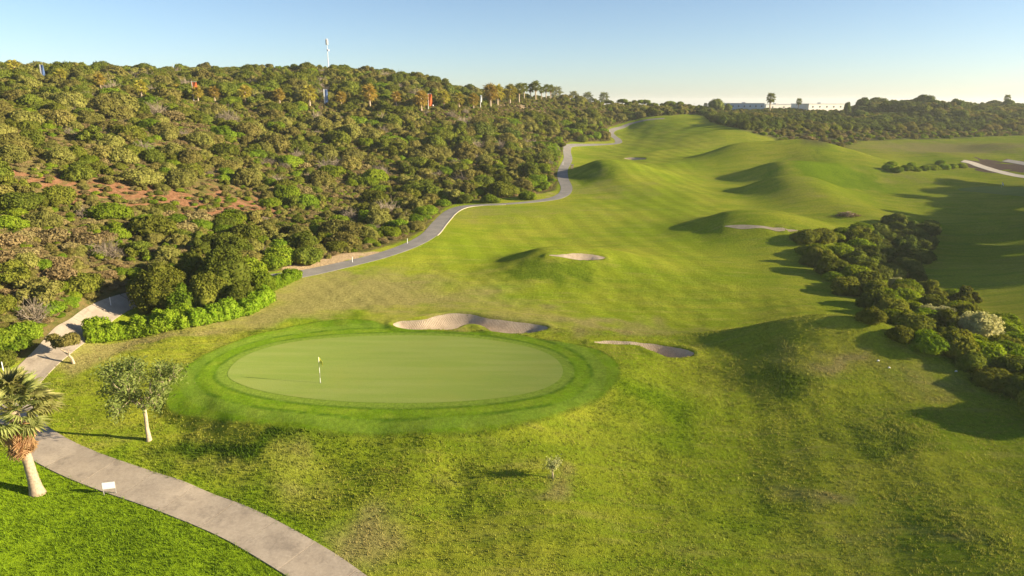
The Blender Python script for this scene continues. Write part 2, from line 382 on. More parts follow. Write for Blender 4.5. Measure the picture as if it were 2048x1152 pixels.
WEED_SHADE = blob([(420,880,3,1.2,.8),(520,888,3.5,1.4,.75),(600,900,3,1.2,.4),(560,970,3.4,2,.4),(640,1010,2.5,1.6,.3),(430,950,1.6,1.1,.5),(1060,530,7,4,.9),(1130,560,7,3,.5),(1210,600,5,3,.3),(1540,740,4.5,3,.5),(1570,765,3,2,.35),(1190,345,7,11,.8),(1530,352,6,5,.5),(1530,380,6,5,.5),  # coarse dark grass, plus shade painted on mound flanks and the apron bank
             (1690,355,9,8,.6),(1660,385,4,12,.5),(1620,318,6,4,.6),(1770,870,1.6,2.6,.45),(1790,905,2,2,.4),(1960,1070,2,2,.45),(1920,1000,1.4,1.6,.35),(330,900,2,1.2,.7),(300,940,1.5,1,.5),(1850,1020,1.5,2,.3),(1540,1010,1.2,2,.3),(1720,770,6,2,.2),
             (1130,1050,2,1.4,.25),(880,990,4,2,.35),(760,960,3,2,.35),(980,980,2.4,1.4,.3)])
HILLP = np.concatenate([hit([-150,0,60,120,200,290,430,560,620,705,765,822,850,872,892,922,960,1040,1090,1112,1118,1114,1118,1126,1128,1140,1220,1222,1213,1212,1220,1238,1262,1300,1345,1390],
                            [800,742,715,682,625,585,562,543,531,512,496,476,458,436,415,403,400,394,386,380,360,342,325,308,290,284,282,276,270,262,254,248,241,234,231,229]), np.array([(200., 800.), (-900, 900), (-900, 0), (-90, 20)])])
SCRUBP = np.concatenate([hit([1400,1420,1480,1550,1600,1650,1720,1800,1900,2048,2250], [230,244,262,279,290,291,284,279,278,271,266]), np.array([(900., 420.), (900, 900), (160, 900)])])
FWAY = catmull(hit([760,900,1040,1160,1205,1262,1330,1400,1425,1390,1440,1410,1450,1500,1330,1040], [575,478,432,408,300,258,242,247,270,335,400,455,540,620,655,612]), 6, True)
SD_FWAY = on_nodes(lambda x, y: sdist(FWAY, x, y, 8.0), 8.0)          # mown fairway inside the semi-rough
SD_HILL = sdist(HILLP, GX, GY, 10.0); SD_SCRUB = sdist(SCRUBP, GX, GY, 10.0)
SOIL = blob([(180,395,8,5,1.3),(300,390,9,5,1.4),(400,405,9,5,1.4),(480,395,9,5,1.3),(560,425,6,4,.9),(140,285,5,5,.8),(350,295,5,4,.9),(520,300,6,4,1),(560,302,4,3,.9),(625,285,4,4,.9),(740,292,5,4,.8),(410,420,5,3,.8),
             (0,280,5,5,.7),(60,350,5,4,.8),(100,350,4,3,.7),(860,292,5,5,.5),(1098,385,4,4,.9),(1112,345,2,9,.7),(1000,210,16,8,.6),(500,200,14,6,.5),(300,190,12,5,.4)])
PALE = blob([(700,515,3.5,2.4,1.1),(640,525,4,2.5,.9),(600,530,4,2,.7),(1020,212,18,7,.9),(1090,392,4,5,.5),(1120,345,1.5,9,.6)])
PLOT = blob([(2020,332,13,8,1.4),(2060,335,14,9,1.2)])            # bare earth of the building plot on the right
BARE = np.clip(1.3 - D_PATH / 1.9, 0, 1) * (GR > 60) * .5

V = np.stack([GX.ravel(), GY.ravel(), GZ.ravel()], 1)
nr, na = GX.shape
i0 = (np.arange(nr - 1)[:, None] * na + np.arange(na - 1)[None]).ravel()
F = np.stack([i0, i0 + 1, i0 + na + 1, i0 + na], 1)[:, ::-1]

m = NT('turf_and_scrub_soil')
nz_l = m.noise(.055, 4, .6); nz_m = m.noise(.45, 4, .6); nz_f = m.noise(3.2, 5, .65); nz_x = m.noise(16, 3, .6)
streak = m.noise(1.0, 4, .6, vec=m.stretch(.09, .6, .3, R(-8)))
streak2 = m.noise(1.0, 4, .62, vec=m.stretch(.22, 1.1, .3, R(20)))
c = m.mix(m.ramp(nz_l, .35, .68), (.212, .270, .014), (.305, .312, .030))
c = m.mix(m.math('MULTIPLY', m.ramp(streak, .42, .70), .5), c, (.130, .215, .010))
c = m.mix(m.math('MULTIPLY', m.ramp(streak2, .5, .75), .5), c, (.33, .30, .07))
fw = m.ramp(m.math('ADD', m.attr('sd_fway'), m.math('MULTIPLY', m.math('SUBTRACT', nz_m, .5), 3.0)), -1.6, 1.2, 1, 0)
wv = m.n('ShaderNodeTexWave', bands_direction='X'); m.set(wv.inputs['Vector'], m.stretch(1, 1, 0, R(-14))); wv.inputs['Scale'].default_value = .075; wv.inputs['Distortion'].default_value = 2.5; wv.inputs['Detail'].default_value = 1; wv.inputs['Detail Scale'].default_value = .4
c = m.mix(fw, c, m.mul(c, m.ramp(wv.outputs['Fac'], .2, .8, .98, 1.12)))
lush = m.ramp(m.math('ADD', m.attr('lush'), m.math('MULTIPLY', m.math('SUBTRACT', nz_m, .5), .7)), .15, .95)
c = m.mix(lush, c, m.mix(nz_f, (.115, .205, .006), (.195, .265, .010)))
dry = m.ramp(m.math('ADD', m.attr('dry'), m.math('MULTIPLY', m.math('SUBTRACT', m.mix(.5, streak2, nz_m), .5), .9)), .18, 1.1)
c = m.mix(m.math('MULTIPLY', dry, .85), c, m.mix(nz_f, (.215, .190, .060), (.330, .270, .105)))
ap = m.ramp(m.math('ADD', m.attr('sd_apron'), m.math('MULTIPLY', m.math('SUBTRACT', nz_m, .5), .9)), -.15, .35, 1, 0)
apc = m.mix(m.ramp(nz_m, .35, .7), (.105, .185, .008), (.150, .212, .016))
gr = m.ramp(m.attr('sd_green'), .95, 1.05, 1, 0)
apc = m.mix(m.math('MULTIPLY', gr, .75), apc, (.140, .198, .028))
rng2 = m.math('MULTIPLY', m.ramp(m.attr('sd_green'), 2.35, 2.5), m.ramp(m.attr('sd_green'), 3.6, 3.8, 1, 0))
apc = m.mix(m.math('MULTIPLY', rng2, .4), apc, (.140, .205, .028))
seam = m.math('MULTIPLY', m.ramp(m.math('ABSOLUTE', m.math('SUBTRACT', m.attr('sd_green'), 1.0)), .04, .36, 1, 0), m.ramp(nz_m, .34, .52))
apc = m.mix(m.math('MULTIPLY', seam, .6), apc, (.035, .085, .006))
seam2 = m.math('MULTIPLY', m.ramp(m.math('ABSOLUTE', m.math('SUBTRACT', m.attr('sd_green'), 2.4)), .04, .4, 1, 0), m.ramp(nz_m, .42, .58))
apc = m.mix(m.math('MULTIPLY', seam2, .7), apc, (.04, .10, .006))
c = m.mix(ap, c, apc)
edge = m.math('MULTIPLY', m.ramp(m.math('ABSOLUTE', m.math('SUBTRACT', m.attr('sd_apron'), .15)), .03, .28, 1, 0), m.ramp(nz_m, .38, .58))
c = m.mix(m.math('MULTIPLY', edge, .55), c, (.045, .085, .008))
weed_shade = m.ramp(m.math('ADD', m.attr('weed_shade'), m.math('MULTIPLY', m.math('SUBTRACT', m.noise(.9, 5, .65), .5), .8)), .25, 1.0)
c = m.mix(m.math('MULTIPLY', weed_shade, .9), c, m.mix(nz_f, (.075, .130, .006), (.140, .195, .012)))
# scrub hillside floor
hf = m.mix(m.ramp(nz_m, .3, .7), (.085, .085, .022), (.190, .140, .055))
hf = m.mix(m.ramp(nz_f, .45, .72), hf, (.045, .065, .012))
soil = m.ramp(m.math('ADD', m.attr('soil'), m.math('MULTIPLY', m.math('SUBTRACT', m.noise(.35, 6, .75), .5), 4.2)), .75, 1.35)
hf = m.mix(soil, hf, m.mix(m.ramp(m.noise(1.3, 5, .7), .3, .7), (.15, .070, .032), (.29, .155, .085)))
hill = m.ramp(m.math('ADD', m.attr('sd_hill'), m.math('MULTIPLY', m.math('SUBTRACT', nz_m, .5), 1.6)), -.7, .5, 1, 0)
c = m.mix(hill, c, hf)
scr = m.ramp(m.math('ADD', m.attr('sd_scrub'), m.math('MULTIPLY', m.math('SUBTRACT', nz_l, .5), 10)), -3, 2, 1, 0)
c = m.mix(scr, c, m.mix(nz_m, (.075, .095, .022), (.17, .15, .06)))
pale = m.ramp(m.math('ADD', m.attr('pale'), m.math('MULTIPLY', m.math('SUBTRACT', nz_m, .5), .9)), .35, .8)
c = m.mix(pale, c, m.mix(nz_f, (.34, .24, .13), (.48, .36, .22)))
plot = m.ramp(m.math('ADD', m.attr('plot'), m.math('MULTIPLY', m.math('SUBTRACT', nz_l, .5), .6)), .45, .7)
c = m.mix(plot, c, m.mix(nz_m, (.12, .085, .06), (.20, .14, .10)))
bare = m.ramp(m.math('ADD', m.attr('bare'), m.math('MULTIPLY', m.math('SUBTRACT', nz_m, .5), .8)), .3, .6)
c = m.mix(m.math('MULTIPLY', bare, .7), c, m.mix(nz_f, (.20, .15, .07), (.30, .21, .11)))
fine = m.math('MULTIPLY', m.ramp(nz_f, .25, .75, .78, 1.2), m.ramp(nz_x, .25, .75, .82, 1.18))
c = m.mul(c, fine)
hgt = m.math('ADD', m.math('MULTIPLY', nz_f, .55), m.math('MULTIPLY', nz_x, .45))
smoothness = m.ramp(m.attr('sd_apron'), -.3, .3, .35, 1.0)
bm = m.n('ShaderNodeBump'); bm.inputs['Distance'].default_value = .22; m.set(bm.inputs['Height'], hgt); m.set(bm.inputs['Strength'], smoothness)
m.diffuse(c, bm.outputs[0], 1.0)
me = mk_mesh('ground', V, F, m.m, smooth=True)
for nm, arr in (('dry', DRY), ('lush', LUSH), ('weed_shade', WEED_SHADE), ('soil', SOIL), ('pale', PALE), ('plot', PLOT), ('bare', BARE), ('sd_hill', SD_HILL), ('sd_scrub', SD_SCRUB), ('sd_apron', SD_APRON), ('sd_green', SD_GREEN), ('sd_fway', SD_FWAY)):
    a = me.attributes.new(nm, 'FLOAT', 'POINT'); a.data.foreach_set('value', np.ascontiguousarray(arr, np.float32).ravel())
tag(link('ground', me), 'rolling mown turf and scrub hillside of the golf course', kind='structure')

# ------------------------------------------------------------------ sheets that lie on the ground: green, bunkers, paths
def sheet(name, poly, step, lift, mat, hfun=height):
    lo = poly.min(0); hi = poly.max(0)
    gx, gy = np.meshgrid(np.arange(lo[0], hi[0], step), np.arange(lo[1], hi[1], step)); gx = gx + rng.uniform(-.2, .2, gx.shape) * step
    sd = sdist(poly, gx, gy, 3.0); k = sd < -step * .6
    pts = [Vector(p) for p in poly] + [Vector((a, b)) for a, b in zip(gx[k], gy[k])]
    n = len(poly); vs, es, fs, *_ = delaunay_2d_cdt(pts, [(i, (i + 1) % n) for i in range(n)], [], 1, 1e-5)
    vs = np.array([(v.x, v.y) for v in vs]); z = hfun(vs[:, 0], vs[:, 1]) + lift
    me = mk_mesh(name, np.column_stack([vs, z]), [f if (vs[f[1]][0] - vs[f[0]][0]) * (vs[f[2]][1] - vs[f[0]][1]) - (vs[f[1]][1] - vs[f[0]][1]) * (vs[f[2]][0] - vs[f[0]][0]) > 0 else f[::-1] for f in fs], mat, True)
    return link(name, me)

m = NT('close_mown_green')
st = m.noise(1.0, 3, .5, vec=m.stretch(.10, .9, .3, R(4)))
c = m.mix(m.ramp(st, .35, .7), (.160, .212, .043), (.185, .226, .056))
c = m.mix(m.ramp(m.noise(.25, 4, .6), .45, .75, 0, .5), c, (.190, .220, .048))
c = m.mul(c, m.ramp(m.noise(9, 4, .6), .2, .8, .93, 1.07))
m.diffuse(c, m.bump(m.noise(14, 3), .5, .04), 1.0); M_GREEN = m.m
tag(sheet('putting_green', GREEN, .6, .015, M_GREEN), kind='structure')
tag(sheet('putting_green', GREEN2, 1.2, .03, M_GREEN), kind='structure')

m = NT('bunker_sand')
n1 = m.noise(1.6, 4, .6); n2 = m.noise(9, 4, .6)
rk = m.n('ShaderNodeTexWave', bands_direction='X'); m.set(rk.inputs['Vector'], m.stretch(1, 1, 1, R(35))); rk.inputs['Scale'].default_value = 2.3; rk.inputs['Distortion'].default_value = 5; rk.inputs['Detail'].default_value = 2; rk.inputs['Detail Scale'].default_value = .6
c = m.mix(m.ramp(n1, .3, .7), (.50, .395, .28), (.60, .49, .355)); c = m.mul(c, m.ramp(n2, .2, .8, .9, 1.08))
m.diffuse(c, m.bump(m.math('ADD', m.math('MULTIPLY', rk.outputs['Fac'], .5), m.noise(5, 4, .7)), .9, .12), 1.0); M_SAND = m.m
for p, b in zip(BP, BUNK):
    o = tag(sheet('sand_bunker', p, .35 if p[:, 1].mean() < 85 else .7, .03, M_SAND, lambda x, y: height(x, y, ZSAND)), b[2], kind='structure')

m = NT('path_concrete')
n1 = m.noise(.7, 5, .62); n2 = m.noise(6, 5, .65); rn = m.n('ShaderNodeObjectInfo').outputs['Random']
c = m.mix(m.ramp(n1, .3, .7), (.330, .270, .205), (.405, .335, .255)); c = m.mix(m.ramp(m.noise(.55, 6, .75), .50, .70, 0, .6), c, (.19, .155, .12))
c = m.mul(c, m.ramp(n2, .2, .8, .87, 1.1)); c = m.mul(c, m.ramp(rn, 0, 1, .90, 1.06))
m.princ(c, .85, .2, m.bump(n2, .4, .02)); M_CONC = m.m
m = NT('path_asphalt')
c = m.mix(m.ramp(m.noise(.5, 5, .62), .3, .7), (.20, .185, .165), (.265, .24, .21)); c = m.mul(c, m.ramp(m.noise(7, 4, .65), .2, .8, .85, 1.12))
m.princ(c, .9, .15); M_ASPH = m.m
M_KERB = simple_mat('kerb_concrete', (.46, .40, .31), .85, .2, .15, 3)

def strip(P, hw, lift, skirt, s0, s1, nx=4, off=0.0):
    """ribbon along part of a line, draped on the ground, with side faces down into it"""
    k0, k1 = int(s0), int(s1); Q = P[k0:k1 + 1]; T = np.gradient(P, axis=0)[k0:k1 + 1]; T /= np.linalg.norm(T, axis=1)[:, None]
    Nn = np.stack([T[:, 1], -T[:, 0]], 1); V = []; F = []; w = nx + 3
    for i in range(len(Q)):
        ts = np.linspace(-hw, hw, nx + 1) + off; xy = Q[i] + Nn[i] * ts[:, None]
        zz = height(xy[:, 0], xy[:, 1]); zc = zz.mean(); zz = .35 * zz + .65 * (zc + (zz[-1] - zz[0]) * np.linspace(-.5, .5, nx + 1)) if nx > 1 else zz
        zz = np.maximum(zz, height(xy[:, 0], xy[:, 1])) + lift
        V.append((*xy[0], zz[0] - skirt)); V += [(*xy[j], zz[j]) for j in range(nx + 1)]; V.append((*xy[-1], zz[-1] - skirt))
    for i in range(len(Q) - 1):
        for j in range(w - 1): F.append((i * w + j, i * w + j + 1, (i + 1) * w + j + 1, (i + 1) * w + j)[::1])
    F.append(tuple(range(w))[::-1]); e = (len(Q) - 1) * w; F.append(tuple(e + j for j in range(w)))
    return V, [f[::-1] for f in F]
# concrete part: from the foreground to where it passes behind the hedge (arc index by nearest point)
def near_idx(px, py):
    x, y = hit(px, py)[0]; return int(np.argmin((PATH[:, 0] - x) ** 2 + (PATH[:, 1] - y) ** 2))
iC = near_idx(280, 595); iK0 = near_idx(858, 470); iK1 = near_idx(1010, 408)
V_, F_ = strip(PATH, 1.35, .035, .4, iC, len(PATH) - 1)
cart = link('cart_path', mk_mesh('cart_path', V_, F_, M_ASPH)); tag(cart, 'grey cart path winding from the foreground along the foot of the hillside', kind='structure')
SL = 7                                          # one slab every 3.5 m
cut = list(range(0, iC, SL)) + [iC]
fine_path = resample(PATH, .05)
for a, b in zip(cut[:-1], cut[1:]):
    seg = PATH[a:b + 1].copy()
    if len(seg) < 3: continue
    d0 = seg[1] - seg[0]; seg[0] += d0 / np.linalg.norm(d0) * .013; d1 = seg[-2] - seg[-1]; seg[-1] += d1 / np.linalg.norm(d1) * .013
    V_, F_ = strip(seg, 1.42, .06 + random.uniform(-.004, .004), .3, 0, len(seg) - 1)
    link('slab', mk_mesh('slab', V_, F_, M_CONC), cart)
V_, F_ = strip(PATH, .09, .09, .3, iK0, iK1, 1, 1.46)
link('kerb', mk_mesh('kerb', V_, F_, M_KERB), cart)
# access road and kerb of the plot on the right
Q = resample(catmull(hit([1925,1950,1985,2020,2060,2120], [322,328,340,349,355,360]), 8), .6)
V_, F_ = strip(Q, 1.5, .05, .3, 0, len(Q) - 1); tag(link('access_road', mk_mesh('access_road', V_, F_, M_KERB)), 'pale service road curving in at the right edge', kind='structure')
Q = resample(catmull(hit([2010,2035,2070,2110], [321,325,330,333]), 8), .6)
V_, F_ = strip(Q, 2.2, .06, .3, 0, len(Q) - 1); tag(link('paved_yard', mk_mesh('paved_yard', V_, F_, M_ASPH)), 'grey paved strip on the bare plot at the right edge', kind='structure')
# ------------------------------------------------------------------ foliage
def leaf_mat(name, c1, c2, trans=.28, hue=.012, val=.22, speck=1.0):
    m = NT(name); oi = m.n('ShaderNodeObjectInfo').outputs['Random']
    tc = m.n('ShaderNodeTexCoord').outputs['Object']
    f = m.noise(2.2, 3, .6, vec=tc); f2 = m.noise(23 * speck, 2, .6, vec=tc)
    c = m.mix(m.ramp(m.math('ADD', m.math('MULTIPLY', f, .6), m.math('MULTIPLY', f2, .4)), .35, .65), c1, c2)
    wn_ = m.n('ShaderNodeTexWhiteNoise', noise_dimensions='1D'); m.set(wn_.inputs['W'], oi)
    c = m.hsv(c, m.ramp(oi, 0, 1, .5 - hue, .5 + hue), 1.0, m.ramp(wn_.outputs['Value'], 0, 1, 1 - val, 1 + val))
    d = m.n('ShaderNodeBsdfDiffuse'); m.set(d.inputs['Color'], c)
    t = m.n('ShaderNodeBsdfTranslucent'); m.set(t.inputs['Color'], m.hsv(c, .485, 1.1, 1.25))
    x = m.n('ShaderNodeMixShader'); x.inputs[0].default_value = trans
    m.t.links.new(d.outputs[0], x.inputs[1]); m.t.links.new(t.outputs[0], x.inputs[2]); m.t.links.new(x.outputs[0], m.out.inputs[0])
    return m.m
L_OLIVE = leaf_mat('olive_green_leaves', (.155, .154, .030), (.255, .230, .064), .28)
L_DEEP = leaf_mat('deep_green_leaves', (.102, .130, .015), (.185, .198, .030), .3)
L_BRIGHT = leaf_mat('bright_green_leaves', (.120, .190, .010), (.215, .270, .025), .32)
L_DRY = leaf_mat('dry_brown_green_twigs', (.190, .150, .055), (.310, .240, .110), .2)
L_HEDGE = leaf_mat('hedge_leaves', (.130, .235, .010), (.230, .320, .025), .32, .012, .12)
L_DARK = leaf_mat('dark_pine_needles', (.070, .105, .016), (.150, .170, .034), .22)
L_PALE = leaf_mat('pale_feathery_leaves', (.290, .310, .110), (.470, .465, .215), .4)
L_WILLOW = leaf_mat('grey_green_small_leaves', (.140, .200, .045), (.260, .310, .090), .4, .01, .05)
L_PALM = leaf_mat('palm_leaf', (.190, .225, .050), (.400, .390, .140), .4, .02, .2)
L_DEADPALM = leaf_mat('dead_palm_leaf', (.400, .260, .115), (.600, .420, .210), .3, .012, .18)
BARK = simple_mat('bark', (.27, .20, .135), .9, .1, .35, 9)
BARK_PALE = simple_mat('pale_bark', (.42, .33, .225), .9, .1, .3, 11)

def ico(sub=1):
    t = (1 + 5 ** .5) / 2
    v = [(-1, t, 0), (1, t, 0), (-1, -t, 0), (1, -t, 0), (0, -1, t), (0, 1, t), (0, -1, -t), (0, 1, -t), (t, 0, -1), (t, 0, 1), (-t, 0, -1), (-t, 0, 1)]
    v = [np.array(p) / np.linalg.norm(p) for p in v]
    f = [(0, 11, 5), (0, 5, 1), (0, 1, 7), (0, 7, 10), (0, 10, 11), (1, 5, 9), (5, 11, 4), (11, 10, 2), (10, 7, 6), (7, 1, 8), (3, 9, 4), (3, 4, 2), (3, 2, 6), (3, 6, 8), (3, 8, 9), (4, 9, 5), (2, 4, 11), (6, 2, 10), (8, 6, 7), (9, 8, 1)]
    for _ in range(sub):
        cache = {}; nf = []
        def mid(a, b):
            k = (min(a, b), max(a, b))
            if k not in cache: p = v[a] + v[b]; v.append(p / np.linalg.norm(p)); cache[k] = len(v) - 1
            return cache[k]
        for a, b, c_ in f:
            x, y, z = mid(a, b), mid(b, c_), mid(c_, a); nf += [(a, x, z), (b, y, x), (c_, z, y), (x, y, z)]
        f = nf
    return np.array(v), np.array(f)
ICO1 = ico(1)

def leaves(P, Nrm, size, g, spread=.9, aspect=1.5):
    """a small leaf-spray quad at every point"""
    n = len(P); d = Nrm + g.normal(0, spread, (n, 3)); d /= np.linalg.norm(d, axis=1)[:, None]
    r = g.normal(0, 1, (n, 3)); a = np.cross(d, r); a /= np.linalg.norm(a, axis=1)[:, None]; b = np.cross(d, a)
    s = size * g.uniform(.6, 1.35, (n, 1)); a *= s * aspect * .5; b *= s * .5
    V = np.stack([P - a, P - b * .9 + d * s * .15, P + a, P + b * .9 + d * s * .15], 1).reshape(-1, 3)
    return V, np.arange(4 * n).reshape(n, 4)

def crown_mesh(name, mat, seed, lobes, n, size, core=.80, spread=.5, flat=1.0, thin=0.0, floor=.02):
    """lobes: (x, y, z, rx, ry, rz) balls of foliage in metres; leaf sprays over their outer shells and a leafy core"""
    g = np.random.default_rng(seed); lobes = np.array(lobes, float)
    ar = np.array([(l[3] * l[4] + l[3] * l[5] + l[4] * l[5]) for l in lobes]); cnt = np.maximum((n * 1.9 * ar / ar.sum()).astype(int), 8)
    Ps, Ns = [], []
    for l, k in zip(lobes, cnt):
        d = g.normal(0, 1, (k, 3)); d /= np.linalg.norm(d, axis=1)[:, None]; d[:, 2] = np.where(d[:, 2] < -.45, -d[:, 2], d[:, 2])
        w = waves(d[:, 0] * 3 + l[0], d[:, 1] * 3 + d[:, 2] * 2.3, 1.7, seed + int(abs(l[0] * 100)) % 97)
        rr = (g.uniform(.80, 1.06, k) - thin * g.uniform(0, .6, k)) * (1 + .07 * w)
        Ps.append(l[:3] + d * rr[:, None] * l[3:]); Ns.append(d / l[3:] * l[3:].mean())
    P = np.concatenate(Ps); Nn = np.concatenate(Ns); Nn /= np.linalg.norm(Nn, axis=1)[:, None]
    keep = P[:, 2] > floor
    for l in lobes:
        q = (((P - l[:3]) / l[3:]) ** 2).sum(1); keep &= ~(q < .72 ** 2)
    I = np.where(keep)[0]; g.shuffle(I); I = I[:n]
    V, Fq = leaves(P[I], Nn[I], size, g, spread)
    if core > 0:
        Vs, Fs = [V], [np.concatenate([Fq], 0)]; b = len(V); tri = []
        for l in lobes:
            cv = ICO1[0] * (1 + .12 * g.normal(0, 1, (len(ICO1[0]), 1))) * l[3:] * core + l[:3]; cv[:, 2] = np.maximum(cv[:, 2], 0)
            Vs.append(cv); t = ICO1[1] + b; tri.append(t); b += len(cv)
        V = np.concatenate(Vs); tri = np.concatenate(tri)
        Fq = np.concatenate([Fq, np.column_stack([tri, tri[:, 2]])])     # degenerate corner replaced below
        nq = len(I); me = bpy.data.meshes.new(name)
        me.vertices.add(len(V)); me.vertices.foreach_set('co', V.astype(np.float32).ravel())
        lp = np.concatenate([Fq[:nq].ravel(), tri.ravel()]).astype(np.int32)
        tot = np.concatenate([np.full(nq, 4), np.full(len(tri), 3)]).astype(np.int32)
        me.loops.add(len(lp)); me.loops.foreach_set('vertex_index', lp); me.polygons.add(len(tot))
        me.polygons.foreach_set('loop_start', np.concatenate([[0], np.cumsum(tot)[:-1]]).astype(np.int32)); me.polygons.foreach_set('loop_total', tot)
        me.update(calc_edges=True); me.materials.append(mat); return me
    return mk_mesh(name, V, Fq, mat)

def dome_lobes(g, R_=1.0, H=1.1, k=7, low=.30):
    """a rounded bush: one main dome with smaller ones around it"""
    L = [(0, 0, H * .42, R_ * .72, R_ * .72, H * .56)]
    for i in range(k):
        a = 2 * math.pi * (i + g.uniform(-.3, .3)) / k; r = R_ * g.uniform(.40, .62); q = R_ * g.uniform(.34, .50)
        L.append((r * math.cos(a), r * math.sin(a), H * g.uniform(low, .58), q, q * g.uniform(.85, 1.15), q * H / R_ * g.uniform(.75, 1.0)))
    for i in range(3):
        a = g.uniform(0, 6.28); r = R_ * g.uniform(.1, .35); q = R_ * g.uniform(.28, .4)
        L.append((r * math.cos(a), r * math.sin(a), H * g.uniform(.62, .78), q, q, q * .8 * H / R_))
    return L
# bush kinds, unit radius about 1: a set of shapes for each
KINDS = {}
def bush_kind(key, mat, nvar, n, size, H, k, seed, **kw):
    KINDS[key] = [crown_mesh(key + '_bush', mat, seed + i, dome_lobes(np.random.default_rng(seed + i), 1.0, H * np.random.default_rng(seed + i).uniform(.88, 1.12), k), n, size, **kw) for i in range(nvar)]
bush_kind('olive', L_OLIVE, 5, 2600, .085, 1.15, 7, 100)
bush_kind('deep', L_DEEP, 5, 2600, .090, 1.10, 8, 200)
bush_kind('bright', L_BRIGHT, 5, 2800, .080, .95, 9, 300)
bush_kind('dry', L_DRY, 4, 1500, .105, .80, 8, 400, spread=.9, thin=.35, core=.62)
bush_kind('pale', L_PALE, 3, 3200, .070, 1.25, 9, 500, spread=.8, thin=.35, core=.66)
def ragged_lobes(g, H=1.25):
    L = [(0, 0, H * .32, .5, .5, H * .36)]
    for i in range(13):
        a = g.uniform(0, 6.28); r = .80 * math.sqrt(g.random()); q = g.uniform(.16, .34)
        L.append((r * math.cos(a), r * math.sin(a), H * g.uniform(.22, .95 - .45 * r), q * g.uniform(.8, 1.3), q * g.uniform(.8, 1.3), q * g.uniform(.7, 1.25)))
    return L
for key, mat, sd0 in (('wild', L_OLIVE, 700), ('wildgreen', L_DEEP, 720)):
    KINDS[key] = [crown_mesh(key + '_bush', mat, sd0 + i, ragged_lobes(np.random.default_rng(sd0 + i)), 2400, .085, spread=.65, thin=.2, core=.74) for i in range(4)]
M_TWIG = simple_mat('grey_brown_twigs', (.26, .21, .15), .9, .1, .25, 5)
def twig_mesh(seed):
    g = np.random.default_rng(seed); b = MB()
    for k in range(60):
        a = g.uniform(0, 6.28); e = g.uniform(.25, 1.45); L = g.uniform(.5, 1.0); d = np.array([math.cos(a) * math.cos(e), math.sin(a) * math.cos(e), math.sin(e)]); m1 = d * L * .5 + g.normal(0, .05, 3); m2 = d * L + g.normal(0, .12, 3)
        b.tube([(0, 0, 0), m1, m2], [.022, .016, .007], 3, False)
        for q in range(4): b.tube([m1 + (m2 - m1) * g.random(), m2 + g.normal(0, .2, 3)], [.010, .005], 3, False)
    return b.mesh('twig_bush', M_TWIG)
KINDS['twig'] = [twig_mesh(800 + i) for i in range(2)]
bush_kind('dark', L_DARK, 4, 2600, .085, 1.15, 8, 600)

